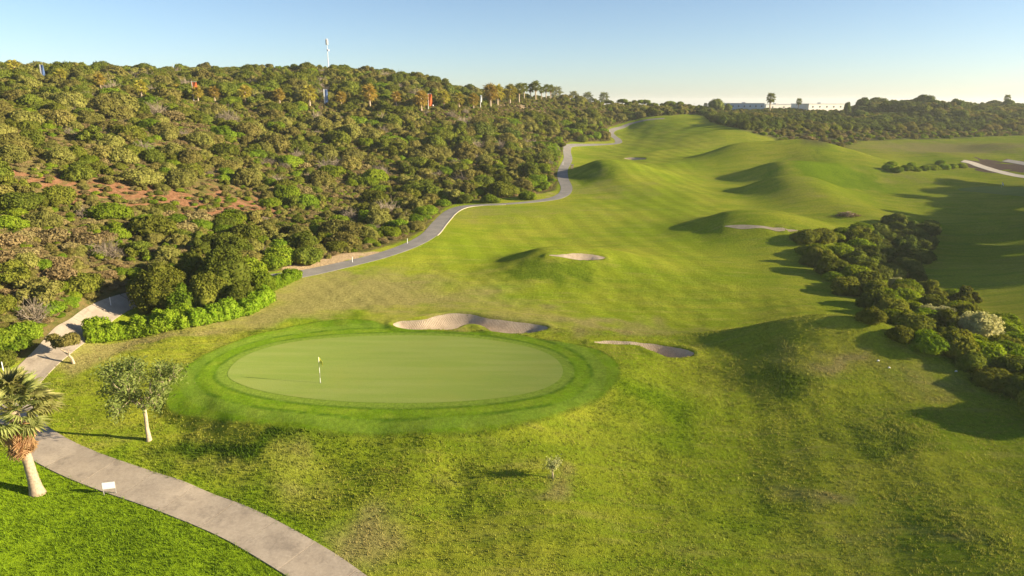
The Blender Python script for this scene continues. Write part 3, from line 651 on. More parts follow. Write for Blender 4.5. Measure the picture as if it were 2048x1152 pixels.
# ------------------------------------------------------------------ placing bushes
BUSH = []          # x, y, radius, kind, label, group, category  (individuals)
def at_px(px, py, wpx):
    """bush whose picture is centred at a pixel and wpx wide: stands on the ground under it"""
    x, y = hit(px, py + wpx * .38)[0]; d = project(x, y, height(x, y))[2]
    return float(x), float(y), wpx * float(d) / FPX / 2
ADJ = {'olive': 'dull olive green rounded bush', 'deep': 'deep green rounded bush', 'bright': 'bright green leafy bush', 'dry': 'dry brownish bush', 'pale': 'pale feathery shrub', 'dark': 'dark green bush'}
HILL_PX = [(216,405,82,'bright'),(120,383,64,'deep'),(285,340,76,'olive'),(219,218,38,'bright'),(248,199,70,'olive'),(147,195,60,'olive'),(34,188,58,'olive'),(51,224,66,'olive'),(123,230,62,'olive'),(181,230,54,'olive'),(441,219,44,'olive'),
  (548,278,68,'olive'),(575,378,66,'bright'),(540,395,48,'bright'),(612,392,52,'bright'),(592,284,46,'deep'),(650,300,54,'olive'),(205,296,60,'olive'),(248,304,62,'olive'),(492,349,60,'olive'),(362,349,66,'olive'),(758,369,38,'bright'),(843,270,32,'olive'),
  (710,233,46,'bright'),(962,252,58,'dark'),(1017,264,50,'dark'),(802,352,36,'bright'),(850,412,50,'bright'),(884,397,38,'bright'),(1062,383,44,'bright'),(1020,376,38,'deep'),(980,390,40,'bright'),(930,392,36,'deep'),(620,506,66,'deep'),(547,520,62,'bright'),
  (660,470,48,'bright'),(700,470,44,'bright'),(730,455,46,'deep'),(770,455,40,'bright'),(800,440,46,'bright'),(830,430,40,'bright'),(680,430,50,'bright'),(740,425,48,'bright'),(640,440,44,'bright'),(600,460,50,'olive'),(137,624,62,'bright'),(170,620,34,'bright'),
  (85,655,66,'bright'),(34,675,74,'bright'),(0,712,56,'deep'),(202,577,76,'deep'),(20,430,70,'bright'),(90,430,66,'olive'),(60,390,60,'deep'),(0,380,60,'olive'),(20,300,64,'olive'),(60,270,60,'deep'),(0,250,60,'olive'),(330,440,50,'bright'),(290,430,50,'bright'),(400,440,52,'bright'),(450,440,50,'deep'),
  (470,420,36,'bright'),(360,430,40,'bright'),(520,470,46,'bright'),(560,480,44,'bright'),(280,210,50,'deep'),(330,250,56,'olive'),(400,270,58,'olive'),(450,290,56,'deep'),(500,255,54,'olive'),(380,310,50,'olive'),(120,300,60,'olive'),(160,340,56,'deep'),(300,240,50,'bright'),
  (640,240,50,'olive'),(680,270,54,'deep'),(740,260,50,'olive'),(790,280,50,'olive'),(700,320,50,'olive'),(640,350,52,'olive'),(880,300,46,'olive'),(920,330,44,'deep'),(860,350,40,'olive'),(900,365,40,'bright'),(960,350,40,'bright'),(1000,330,42,'bright'),(1050,340,40,'bright'),(1085,330,40,'bright'),(1090,300,36,'deep'),
  (530,160,40,'deep'),(600,165,40,'olive'),(450,165,40,'olive'),(380,150,34,'deep'),(320,145,44,'deep'),(290,150,36,'deep'),(440,140,24,'deep'),(235,136,36,'deep'),(575,138,28,'deep'),(690,138,30,'deep'),(735,160,34,'deep'),(790,155,36,'deep'),(840,158,32,'dark'),(865,162,28,'dark'),(895,175,34,'dark'),(925,182,30,'dark'),
  (770,190,36,'bright'),(800,215,36,'deep'),(830,205,34,'olive'),(900,210,30,'deep'),(1000,240,34,'olive'),(1060,250,34,'olive'),(1100,255,34,'olive'),(1130,240,32,'bright'),(1150,260,34,'bright'),(1180,240,30,'olive'),(1190,265,30,'bright'),(1170,275,30,'deep'),(1205,255,28,'bright')]
for px, py, w, k in HILL_PX:
    x, y, r = at_px(px, py, w); BUSH.append((x, y, r, k, px, py, 'bushes on the left scrub hillside', 'bush'))
# the band of bushes and small trees on the right
RIGHT_PX = [(1643,462,56,'deep'),(1705,470,48,'deep'),(1628,490,60,'bright'),(1676,492,54,'bright'),(1660,525,66,'deep'),(1705,535,76,'bright'),(1735,555,60,'deep'),(1793,560,42,'pale'),(1750,590,70,'deep'),(1785,590,60,'bright'),(1790,625,56,'bright'),(1740,625,50,'deep'),
  (1884,612,92,'pale'),(1955,640,104,'pale'),(1830,640,66,'deep'),(1905,640,62,'bright'),(1850,668,78,'bright'),(1905,680,80,'deep'),(1965,695,80,'bright'),(2020,720,80,'deep'),(1990,745,76,'deep'),(2040,760,80,'deep'),(1940,715,60,'deep'),(1800,660,54,'deep'),
  (1820,455,46,'dark'),(1856,453,48,'dark'),(1812,484,58,'dark'),(1772,500,58,'dark'),(1812,522,60,'dark'),(1850,480,44,'dark'),(1740,510,54,'dark'),(1780,535,50,'dark'),(1830,545,42,'dark'),(1710,500,50,'dark'),(1690,570,50,'deep'),(1620,515,40,'deep')]
for i, (px, py, w, k) in enumerate(RIGHT_PX):
    x, y, r = at_px(px, py, w); BUSH.append((x, y, r * (.92 if k == 'pale' else 1.12), k, px, py, 'belt of bushes along the fairway', 'bush'))
g = np.random.default_rng(44); BELT = np.array([(1600,482),(1640,462),(1720,462),(1800,445),(1870,450),(1850,520),(1815,575),(1900,590),(1990,655),(2048,690),(2048,785),(1960,738),(1850,694),(1760,642),(1690,592),(1625,525)], float)
cand = g.uniform((1595, 440), (2050, 800), (900, 2)); cand = cand[sdist(BELT, cand[:, 0], cand[:, 1], 50.0) < -4]
cxy = hit(cand[:, 0], cand[:, 1]); kept = [(b[0], b[1]) for b in BUSH]
for (px, py), (x, y) in zip(cand, cxy):
    if len(kept) and min((x - a) ** 2 + (y - b) ** 2 for a, b in kept) < 2.15 ** 2: continue
    kept.append((x, y)); k = 'dark' if (px > 1740 and py < 560) else ('deep' if g.random() < .3 else ('wildgreen' if g.random() < .5 else 'bright'))
    d = project(x, y, height(x, y))[2]; r = g.uniform(1.6, 2.5); BUSH.append((float(x), float(y), r, k, float(px), float(py) - r * FPX / float(d) * .5, 'belt of bushes along the fairway', 'bush'))
# the belt goes on out of the frame to the right, where its shadow on the turf comes from
for px, py, w in [(2110,800,130),(2150,770,120),(2095,745,110)]:
    x, y, r = at_px(px, py, w); BUSH.append((x, y, r, 'deep', px, py, 'bushes of the belt beyond the frame', 'bush'))
# clipped mounds by the plot
for i, (px, py, w) in enumerate([(1776,330,26),(1795,336,24),(1812,331,26),(1830,334,22),(1848,332,24),(1868,330,26),(1888,329,24),(1905,327,24),(1922,327,22),(1785,322,22),(1822,325,20),(1880,322,20)]):
    x, y, r = at_px(px, py, w); BUSH.append((x, y, r, 'bright', px, py, 'clipped bushes by the bare plot', 'bush'))

def bush_object(rec, idx):
    x, y, r, k, px, py, group, cat = rec; label = LABEL[idx]; g = np.random.default_rng(1000 + idx)
    me = KINDS[k][idx % len(KINDS[k])]; z = float(height(x, y)) - .12 * r
    o = link('tree_crown' if cat == 'tree' else {'pale': 'feathery_shrub', 'dry': 'dry_bush', 'twig': 'leafless_bush'}.get(k, 'bush'), me, None, (x, y, z), (0, 0, g.uniform(0, 6.28)), (r * g.uniform(.95, 1.08), r * g.uniform(.95, 1.08), r * g.uniform(.85, 1.05)))
    return tag(o, label, cat, group)

# fill of the hillside: jittered grid, kinds in drifts
def fill(poly_sd, xlo, xhi, ylo, yhi, step, seed, az_lim=43):
    g = np.random.default_rng(seed); gx, gy = np.meshgrid(np.arange(xlo, xhi, step), np.arange(ylo, yhi, step))
    gx = (gx + g.uniform(-.48, .48, gx.shape) * step).ravel(); gy = (gy + g.uniform(-.48, .48, gy.shape) * step).ravel()
    k = (np.abs(np.degrees(np.arctan2(gx, gy))) < az_lim) & (poly_sd(gx, gy) < -1.3); gx, gy = gx[k], gy[k]
    px, py, d = project(gx, gy, height(gx, gy)); k = (px > -160) & (px < 2200) & (py < 900); return gx[k], gy[k], px[k], py[k], d[k], g
gridval = lambda A, x, y: height(x, y, A)
BIGTREES = [(455,548,124),(328,578,112),(388,545,84),(505,545,66),(292,570,60),(420,585,84),(365,600,72),(478,592,64),(528,565,52)]      # evergreen trees behind the hedge
RES = []
for px, py, w in BIGTREES:
    x, y, r = at_px(px, py, w); RES.append((x, y, r))
ROAD_PALMS = [(32,125,154),(124,142,168),(202,152,179),(284,165,196),(357,172,194),(397,177,204),(430,177,203),(492,175,206),(560,182,209),(620,177,213),(683,187,212),(740,176,214),(793,187,212),(843,187,221),(888,186,217),(918,190,217),(947,191,218),(981,175,213),(995,175,210),(1020,174,207)]
SKY_PALMS = [(1038,170,205),(1048,168,199),(1061,170,198),(1071,165,199),(1083,175,197),(1092,171,197),(1101,172,197),(1112,176,196),(1146,186,199),(1175,188,202),(1207,187,208)]
BANNERS = [(84,129,160),(388,163,204),(649,178,208),(857,187,222),(961,190,217)]
PALM_AT = [hit(px, b + 3)[0] for px, t_, b in ROAD_PALMS + SKY_PALMS + BANNERS]
ROADXY = np.array(ROAD_PALMS + SKY_PALMS + BANNERS, float)
taken = np.array([(b[0], b[1], b[2]) for b in BUSH] + RES)
FILL = []
hx, hy, hpx, hpy, hd, g = fill(lambda x, y: sdist(HILLP, x, y, 6.0), -330, 140, 40, 430, 2.75, 11)
keepout = lambda x, y, f=.75: (((x[:, None] - taken[:, 0]) ** 2 + (y[:, None] - taken[:, 1]) ** 2) < (taken[:, 2] * f) ** 2).any(1)
soilv = gridval(SOIL, hx, hy); palev = gridval(PALE, hx, hy); ko = keepout(hx, hy, .8)
drift = waves(hx, hy, 34, 21); drift2 = waves(hx, hy, 19, 22)
pathd = pdist(PATH, hx, hy, 8.0)
for i in range(len(hx)):
    if ko[i] or pathd[i] < 2.2: continue
    s = soilv[i] + palev[i]
    if s > .55 and g.random() < .78: continue
    u = g.random(); px, py = hpx[i], hpy[i]
    dryzone = math.exp(-((px - 130) / 170) ** 2 - ((py - 505) / 75) ** 2) * 1.15 + .8 * math.exp(-((px - 700) / 90) ** 2 - ((py - 380) / 45) ** 2) + .75 * math.exp(-((px - 300) / 120) ** 2 - ((py - 260) / 40) ** 2) + .3 * (drift[i] > 1.0)
    nearpath = math.exp(-(pathd[i] / 5.5) ** 2) * (py > 250)
    if u < dryzone * .85: k = 'dry'
    elif u < dryzone * .85 + nearpath * .8 or drift2[i] > 1.15: k = 'bright'
    elif drift2[i] < -.2 or py < 190: k = 'deep' if g.random() < .62 else 'olive'
    else: k = 'olive' if g.random() < .62 else ('bright' if g.random() < .4 else 'deep')
    if py < 215 and k == 'dry': k = 'olive'
    if g.random() < .45: k = {'olive': 'wild', 'deep': 'wildgreen'}.get(k, k)
    if g.random() < .10: continue
    if g.random() < .07: k = 'twig'
    r = min(.75 + 1.05 * g.lognormal(-.25, .55), 3.1) * (1.0 + .2 * (hd[i] > 150)); r *= {'dry': .78, 'bright': .9}.get(k, 1.0)
    if pathd[i] < 3.6: r *= .7
    if s > .4: r *= .6
    q = np.abs(ROADXY[:, 0] - px); dyy = py - ROADXY[:, 2]
    if ((q < 13) & (dyy > -4) & (dyy < 30)).any(): r *= .42
    FILL.append((hx[i], hy[i], r, k, px, py, hd[i], 0))
n_hill = len(FILL)
rx_, ry_, rpx, rpy, rd, g = fill(lambda x, y: sdist(SCRUBP, x, y, 6.0), 60, 420, 200, 470, 3.1, 12)
drift = waves(rx_, ry_, 40, 31)
for i in range(len(rx_)):
    py = rpy[i]; low = py > 262
    k = 'dark' if (drift[i] > -.3 and not low) else ('olive' if g.random() < .5 else 'deep')
    if low: k = 'dry' if g.random() < .3 else ('olive' if g.random() < .6 else 'bright')
    r = g.uniform(.8, 1.5) if low else g.uniform(1.5, 2.9)
    if 1425 < rpx[i] < 1715 and py < 236: r *= .5
    FILL.append((rx_[i], ry_[i], r, k, rpx[i], py, rd[i], 1))
# wooded rise on the right skyline
for px, py, w in [(1725,205,34),(1750,200,36),(1775,196,38),(1800,192,40),(1825,190,40),(1845,196,36),(1865,203,32),(1740,215,36),(1770,214,40),(1805,212,40),(1840,214,38),(1885,210,30),(1910,208,28),(1935,207,28),(1960,204,26),(1985,206,26),(2015,208,26),(2040,203,30),(1870,222,32),(1920,224,32),(1715,228,32),(1760,234,36),(1810,238,34)]:
    x, y, r = at_px(px, py, w); BUSH.append((x, y, r * 1.15, 'dark', px, py, 'trees of the wooded rise on the skyline', 'tree'))
# the 300 largest in the picture are things of their own, the rest one mass
area = [(f[2] / f[6], i) for i, f in enumerate(FILL) if -20 < f[4] < 2068]
area.sort(reverse=True); room = max(60, 310 - len(BUSH)); big = set(i for _, i in area[:room])
for kk in ('wild', 'wildgreen', 'dry', 'twig'):
    big |= set([i for _, i in area if FILL[i][3] == kk][:8])
for i in sorted(big):
    x, y, r, k, px, py, d, zone = FILL[i]
    BUSH.append((x, y, r, k, px, py - r * FPX / d * .5, 'bushes on the left scrub hillside' if zone == 0 else 'bushes in the far scrub', 'bush'))
# a label for each: its look, then the nearest landmark, the side it lies on and its rank there
MARKS = {'bushes on the left scrub hillside': [(86,140,'skyline banner'),(390,170,'square orange banner'),(651,190,'blue banner'),(860,198,'tall orange banner'),(658,130,'telecom mast'),(160,390,'large red earth patch'),(450,400,'stony red earth terrace'),(540,300,'small red earth strip'),(750,368,'lone round bush'),
   (890,425,'first cart path bend'),(1125,350,'second cart path bend'),(1225,265,'far cart path bend'),(620,535,'sandy bank'),(410,560,'big evergreen trees'),(130,690,'leaning tree'),(200,600,'white marker post'),(30,280,'upper left photo edge'),(20,480,'middle left photo edge'),(20,660,'lower left photo edge'),(740,195,'tallest road palm'),(284,180,'fourth road palm'),(492,190,'eighth road palm'),(1075,185,'row of skyline palms'),(960,250,'dark thicket'),(300,480,'brown brush slope'),(650,440,'green slope by the path'),(950,340,'slope above the path')],
 'belt of bushes along the fairway': [(1520,455,'thin bunker'),(1695,425,'brush pile'),(1955,640,'pale feathery shrubs'),(2048,760,'photo edge'),(1860,450,'far dark tip'),(1760,600,'middle'),(1630,490,'sunny near tip'),(1700,540,'upper half'),(1850,680,'lower half'),(1800,500,'side valley')],
 'clipped bushes by the bare plot': [(1770,330,'shaded end'),(1930,325,'service road')],
 'trees of the wooded rise on the skyline': [(1703,212,'white building'),(1820,190,'top of the rise'),(2040,205,'photo edge')],
 'bushes in the far scrub': [(1450,250,'upper fairway'),(1560,215,'skyline palm'),(1650,212,'white building'),(1820,230,'wooded rise'),(2040,240,'photo edge'),(1640,285,'foot of the scrub'),(1800,275,'far turf edge')],
 'bushes of the belt beyond the frame': [(2048,760,'photo edge')]}
LOOK = {'bushes on the left scrub hillside': ' on the hillside', 'belt of bushes along the fairway': ' of the fairway belt', 'clipped bushes by the bare plot': ', clipped low on turf', 'trees of the wooded rise on the skyline': ' on the wooded skyline', 'bushes in the far scrub': ' in the far scrub', 'bushes of the belt beyond the frame': ' outside the frame'}
ADJ = {'olive': 'olive green bush', 'deep': 'deep green bush', 'bright': 'bright green bush', 'dry': 'dry brown bush', 'pale': 'pale feathery shrub', 'dark': 'dark green bush', 'wild': 'ragged olive bush', 'wildgreen': 'ragged green bush', 'twig': 'leafless grey bush'}
RANK = ['nearest', 'second nearest', 'third nearest', 'fourth nearest', 'fifth nearest', 'sixth nearest', 'seventh nearest', 'eighth nearest', 'ninth nearest', 'tenth nearest', 'eleventh nearest', 'twelfth nearest', 'thirteenth nearest', 'fourteenth nearest', 'fifteenth nearest']
bins = {}
for i, b in enumerate(BUSH):
    ml = MARKS[b[6]]; q = min(range(len(ml)), key=lambda j: (ml[j][0] - b[4]) ** 2 + ((ml[j][1] - b[5]) * 1.5) ** 2)
    dx, dy = b[4] - ml[q][0], (b[5] - ml[q][1]) * 1.5
    side = ('right of' if dx > 0 else 'left of') if abs(dx) > abs(dy) else ('below' if dy > 0 else 'above')
    bins.setdefault((b[6], b[3], q, side), []).append((dx * dx + dy * dy, i))
LABEL = {}
for (grp, k, q, side), lst in bins.items():
    lst.sort()
    for n_, (_, i) in enumerate(lst):
        noun = ADJ[k].replace('bush', 'tree') if 'trees' in grp else ADJ[k]
        LABEL[i] = '%s %s%s, %s the %s' % (RANK[min(n_, 14)], noun, LOOK[grp], side, MARKS[grp][q][2])
for i, b in enumerate(BUSH):
    dd = np.hypot(PATH[:, 0] - b[0], PATH[:, 1] - b[1]); j = int(dd.argmin()); need = 1.5 + .85 * b[2]
    if dd[j] < need and 'hillside' in b[6]:
        tn = PATH[min(j + 1, len(PATH) - 1)] - PATH[max(j - 1, 0)]; nn = np.array([-tn[1], tn[0]]) / np.hypot(*tn)      # left of the way uphill: the hill side
        p = PATH[j] + nn * need; BUSH[i] = (float(p[0]), float(p[1])) + b[2:]
SRC = {}
for i, rec in enumerate(BUSH):
    o = bush_object(rec, i); SRC.setdefault(o.data.name, o)
allm = [(k, j) for k in KINDS for j in range(len(KINDS[k]))]

def scatter(name, recs, label, cat=None):
    """one mass of many plants: points carrying size, turn and kind, instanced from the plants already in the scene"""
    order = []
    for k in KINDS:
        for me in KINDS[k]:
            if me.name in SRC: order.append((k, me.name))
    by = {k: [i for i, (kk, _) in enumerate(order) if kk == k] for k in KINDS}
    g = np.random.default_rng(77); n = len(recs)
    X = np.array([(r[0], r[1]) for r in recs]); Rr = np.array([r[2] for r in recs])
    P = np.column_stack([X, height(X[:, 0], X[:, 1]) - .12 * Rr])
    me = bpy.data.meshes.new(name); me.vertices.add(n); me.vertices.foreach_set('co', P.astype(np.float32).ravel())
    sc = np.column_stack([Rr * g.uniform(.9, 1.1, n), Rr * g.uniform(.9, 1.1, n), Rr * g.uniform(.75, 1.1, n)]); ro = np.column_stack([g.uniform(-.12, .12, n), g.uniform(-.12, .12, n), g.uniform(0, 6.28, n)])
    ix = np.array([g.choice(by[r[3]]) for r in recs], np.int32)
    a = me.attributes.new('scl', 'FLOAT_VECTOR', 'POINT'); a.data.foreach_set('vector', sc.astype(np.float32).ravel())
    a = me.attributes.new('rot', 'FLOAT_VECTOR', 'POINT'); a.data.foreach_set('vector', ro.astype(np.float32).ravel())
    a = me.attributes.new('idx', 'INT', 'POINT'); a.data.foreach_set('value', ix)
    o = link(name, me)
    t = bpy.data.node_groups.new(name, 'GeometryNodeTree')
    t.interface.new_socket('Geometry', in_out='INPUT', socket_type='NodeSocketGeometry'); t.interface.new_socket('Geometry', in_out='OUTPUT', socket_type='NodeSocketGeometry')
    gi = t.nodes.new('NodeGroupInput'); go = t.nodes.new('NodeGroupOutput'); iop = t.nodes.new('GeometryNodeInstanceOnPoints')
    t.links.new(gi.outputs[0], iop.inputs['Points']); last = None
    def na(nm, ty):
        q = t.nodes.new('GeometryNodeInputNamedAttribute'); q.data_type = ty; q.inputs['Name'].default_value = nm; return q.outputs['Attribute']
    # one branch per plant shape, chosen by the stored index
    outs = []
    for i, (_, mn) in enumerate(order):
        oi = t.nodes.new('GeometryNodeObjectInfo'); oi.transform_space = 'ORIGINAL'; oi.inputs['Object'].default_value = SRC[mn]; oi.inputs['As Instance'].default_value = True
        cmp_ = t.nodes.new('FunctionNodeCompare'); cmp_.data_type = 'INT'; cmp_.operation = 'EQUAL'
        t.links.new(na('idx', 'INT'), cmp_.inputs[2]); cmp_.inputs[3].default_value = i
        ip = t.nodes.new('GeometryNodeInstanceOnPoints'); t.links.new(gi.outputs[0], ip.inputs['Points']); t.links.new(cmp_.outputs[0], ip.inputs['Selection'])
        t.links.new(oi.outputs['Geometry'], ip.inputs['Instance']); t.links.new(na('scl', 'FLOAT_VECTOR'), ip.inputs['Scale'])
        er = t.nodes.new('FunctionNodeEulerToRotation'); t.links.new(na('rot', 'FLOAT_VECTOR'), er.inputs[0]); t.links.new(er.outputs[0], ip.inputs['Rotation'])
        outs.append(ip.outputs[0])
    t.nodes.remove(iop); j = t.nodes.new('GeometryNodeJoinGeometry')
    for s in outs: t.links.new(s, j.inputs[0])
    t.links.new(j.outputs[0], go.inputs[0])
    md = o.modifiers.new('plants', 'NODES'); md.node_group = t
    return tag(o, label, cat, kind='stuff')
rest = [f for i, f in enumerate(FILL) if i not in big]
scatter('hillside_scrub', [f for f in rest if f[7] == 0], 'mass of olive, green and brown scrub covering the left hillside', 'scrub')
scatter('far_scrub', [f for f in rest if f[7] == 1], 'mass of dark scrub and low trees on the far right slope', 'scrub')
# low brush between the bushes
g = np.random.default_rng(5); low = []
lx, ly, lpx, lpy, ld, g = fill(lambda x, y: sdist(HILLP, x, y, 6.0), -330, 140, 40, 330, 1.0, 13)
sv = gridval(SOIL, lx, ly); pd_ = pdist(PATH, lx, ly, 8.0); pv = gridval(PALE, lx, ly)
for i in range(len(lx)):
    if pd_[i] < 2.0 or lpy[i] < 200: continue
    if sv[i] + pv[i] > .55 and g.random() < .68: continue
    low.append((lx[i], ly[i], g.uniform(.38, .85), 'dry' if g.random() < .55 else ('olive' if g.random() < .6 else 'bright')))
scatter('low_brush', low, 'low dry and green brush between the hillside bushes', 'brush')
print('bushes', len(BUSH), 'fill', len(rest), 'low', len(low))
# ------------------------------------------------------------------ trees near the green
def z_at(x, y, py):
    """height above datum at a ground place that shows at picture row py"""
    k = math.tan(math.atan((576 - py) / FPX) - PITCH); return CAM_H + k * y
def crown_on(parent, name, mat, seed, lobes, n, size, **kw): return link(name, crown_mesh(name, mat, seed, lobes, n, size, **kw), parent)
EV = ['tallest of the evergreen trees behind the clipped hedge, rounded and dense', 'broad evergreen tree above the path, left end of the evergreen group', 'darker evergreen tree between the two biggest behind the hedge', 'small bright evergreen tree at the far end of the hedge group', 'low evergreen tree leaning over the cart path by the hedge', 'rounded evergreen tree filling the gap just behind the middle of the hedge', 'low evergreen tree touching the back of the longest hedge', 'small evergreen tree in front of the tallest one', 'smallest evergreen tree, next to the short low hedge']
for i, (px, py, w) in enumerate(BIGTREES):
    x, y, r = RES[i]; z = float(height(x, y)); g = np.random.default_rng(50 + i)
    t = tag(empty('evergreen_tree', (x, y, z - .1)), EV[i], 'tree', 'evergreen trees behind the hedge')
    b = MB(); b.tube([(0, 0, 0), (.1, .05, r * .4), (-.05, .1, r * .9)], [.2, .15, .08])
    for k in range(4):
        a = g.uniform(0, 6.28); b.tube([(0, 0, r * .35), (math.cos(a) * r * .4, math.sin(a) * r * .4, r * .8)], [.1, .05], 6)
    b.obj('trunk', BARK, t)
    H = r * 1.6; L = dome_lobes(g, r, H, 10, .3) + dome_lobes(g, r * .8, H * 1.08, 6, .4)
    crown_on(t, 'crown', L_BRIGHT if i in (3, 6, 8) else L_DEEP, 60 + i, L, 7500, .17)

# the airy tree beside the green
x, y, z = hit1(298, 880); t = tag(empty('airy_tree', (x, y, z - .05)), 'airy grey-green tree with pale trunk, beside the putting green', 'tree')
top = z_at(x, y, 722) - z; sc_ = top / 5.6
g = np.random.default_rng(3); b = MB(); tips = []
b.tube([(0, 0, -.1), (.02, 0, .12), (-.03, .02, .9), (.02, 0, 1.7), (-.02, .03, 2.35)], [.26, .165, .125, .115, .12], 10)
def limb(p, d, L, r, lev):
    p = Vector(p); d = Vector(d).normalized(); q = p + d * L * .5 + Vector(g.normal(0, .05, 3)) * L; e = q + (d + Vector(g.normal(0, .25, 3))).normalized() * L * .5
    b.tube([p, q, e], [r, r * .75, r * .5], 6)
    if lev == 0: tips.append(e); tips.append(q); return
    for k in range(3 if lev > 1 else 4):
        nd = (d * .8 + Vector(g.normal(0, .55, 3)) + Vector((0, 0, .12))).normalized(); limb(e if k else q, nd, L * .68, r * .5, lev - 1)
for a, el in ((.2, .75), (1.5, .9), (2.7, .6), (3.6, .85), (4.7, .8), (5.6, .65), (3.1, 1.25)):
    limb((-.02, .03, 2.25), (math.cos(a) * math.cos(el), math.sin(a) * math.cos(el), math.sin(el)), 1.75, .085, 2)
b.obj('trunk', BARK_PALE, t, smooth=True)
T = np.array([tuple(p) for p in tips]); P_ = np.repeat(T, 90, 0) + g.normal(0, .26, (len(T) * 90, 3)) * (1, 1, .8)
k = ((P_ / (3.3, 3.3, 1)) ** 2)[:, :2].sum(1) < 1; P_ = P_[k & (P_[:, 2] > 2.1) & (P_[:, 2] < 5.8)]
I = g.permutation(len(P_))[:6200]; Vl, Fl = leaves(P_[I], np.tile((.4, -.2, .5), (len(I), 1)), .10, g, 1.0, 2.2)
link('crown', mk_mesh('crown', Vl, Fl, L_WILLOW), t); t.scale = (sc_,) * 3

# the small leaning tree on the path side
x, y, z = hit1(148, 727); t = tag(empty('leaning_tree', (x, y, z)), 'small leaning tree with umbrella crown, between path and green', 'tree')
hx_ = z_at(x, y, 668) - z; b = MB(); b.tube([(0, 0, -.1), (-.12, 0, .5), (-.5, 0, 1.0), (-1.0, .05, 1.35)], [.14, .11, .09, .06], 7)
b.tube([(-.42, 0, .92), (-.9, .3, 1.2)], [.06, .03], 6); b.tube([(-.3, 0, .8), (-.15, -.2, 1.4)], [.06, .03], 6); b.obj('trunk', BARK_PALE, t)
g = np.random.default_rng(9); L = [(-.9 + g.uniform(-.95, .95), g.uniform(-.8, .8), hx_ * .70 + g.uniform(-.15, .25), .62, .6, .42) for _ in range(11)]
crown_on(t, 'crown', L_OLIVE, 91, L, 4200, .11, core=.7, thin=.2)

# bare sapling on the front slope
x, y, z = hit1(1105, 957); t = tag(empty('sapling', (x, y, z)), 'thin nearly bare sapling on the grass slope in front of the green', 'tree')
b = MB(); g = np.random.default_rng(14); b.tube([(0, 0, -.1), (.02, 0, .3), (-.02, .02, .62)], [.06, .045, .035], 6); tw = []
for k in range(14):
    a = g.uniform(0, 6.28); s_ = g.uniform(.25, .62); h_ = g.uniform(1.1, 1.75); p1 = (math.cos(a) * s_ * .4, math.sin(a) * s_ * .4, .62 + (h_ - .62) * .45); p2 = (math.cos(a) * s_, math.sin(a) * s_, h_)
    b.tube([(0, 0, .55), p1, p2], [.03, .022, .012], 4); tw += [p1, p2, tuple((np.array(p1) + p2) / 2)]
b.obj('trunk', BARK_PALE, t); T = np.array(tw); P_ = np.repeat(T, 14, 0) + g.normal(0, .13, (len(T) * 14, 3)); Vl, Fl = leaves(P_, np.zeros_like(P_), .075, g, 1, 2); link('crown', mk_mesh('crown', Vl, Fl, L_PALE), t)
b = MB()
for k in range(26):
    a = g.uniform(0, 6.28); r = g.uniform(.03, .3); b.add([(r * math.cos(a) - .02, r * math.sin(a), -.02), (r * math.cos(a) + .02, r * math.sin(a), -.02), (r * math.cos(a) * 1.5, r * math.sin(a) * 1.5, g.uniform(.2, .45))], [(0, 1, 2)])
b.obj('base_tuft', L_PALE, t)

# clipped hedges between the path and the green
def hedge(pts, hgt, depth, label, seed):
    W_ = resample(hit([p[0] for p in pts], [p[1] for p in pts]), .62); g = np.random.default_rng(seed)
    T = np.gradient(W_, axis=0); T /= np.linalg.norm(T, axis=1)[:, None]; Nn = np.stack([-T[:, 1], T[:, 0]], 1)
    if Nn[:, 1].mean() < 0: Nn = -Nn
    o = W_[len(W_) // 2]; z0 = float(height(*o)); L = []
    for p, nn in zip(W_, Nn):
        for s in np.arange(.3, depth, .75):
            q = p + nn * (s + g.uniform(-.15, .15)) - o; zz = float(height(*(q + o))) - z0; hh = hgt * g.uniform(.68, 1.22)
            for zc in (.35, .75): L.append((q[0], q[1], zz + hh * zc - .12, .62 * g.uniform(.85, 1.15), .62 * g.uniform(.85, 1.15), hh * .40))
    t = tag(empty('hedge', (o[0], o[1], z0)), label, 'hedge', 'clipped hedges beside the green')
    me = crown_mesh('foliage', L_HEDGE, seed, L, 11000, .14, core=.8, floor=-2.0); link('foliage', me, t)
    b = MB()
    for p in W_[::2]:
        q = p + Nn[0] * depth * .5 - o; b.tube([(q[0], q[1], float(height(*(q + o))) - z0 - .1), (q[0] + .1, q[1], float(height(*(q + o))) - z0 + hgt * .6)], [.05, .03], 5)
    b.obj('stem', BARK, t)
hedge([(186,686),(250,680),(320,667),(374,657)], 1.75, 2.3, 'long bright green clipped hedge curving beside the path, nearest the leaning tree', 301)
hedge([(394,654),(450,644),(510,627),(548,606)], 1.55, 2.1, 'bright green clipped hedge past the gap, in front of the evergreen trees', 302)
hedge([(534,588),(565,574),(604,556)], 1.15, 1.6, 'short low bright green hedge where the path comes out again', 303)

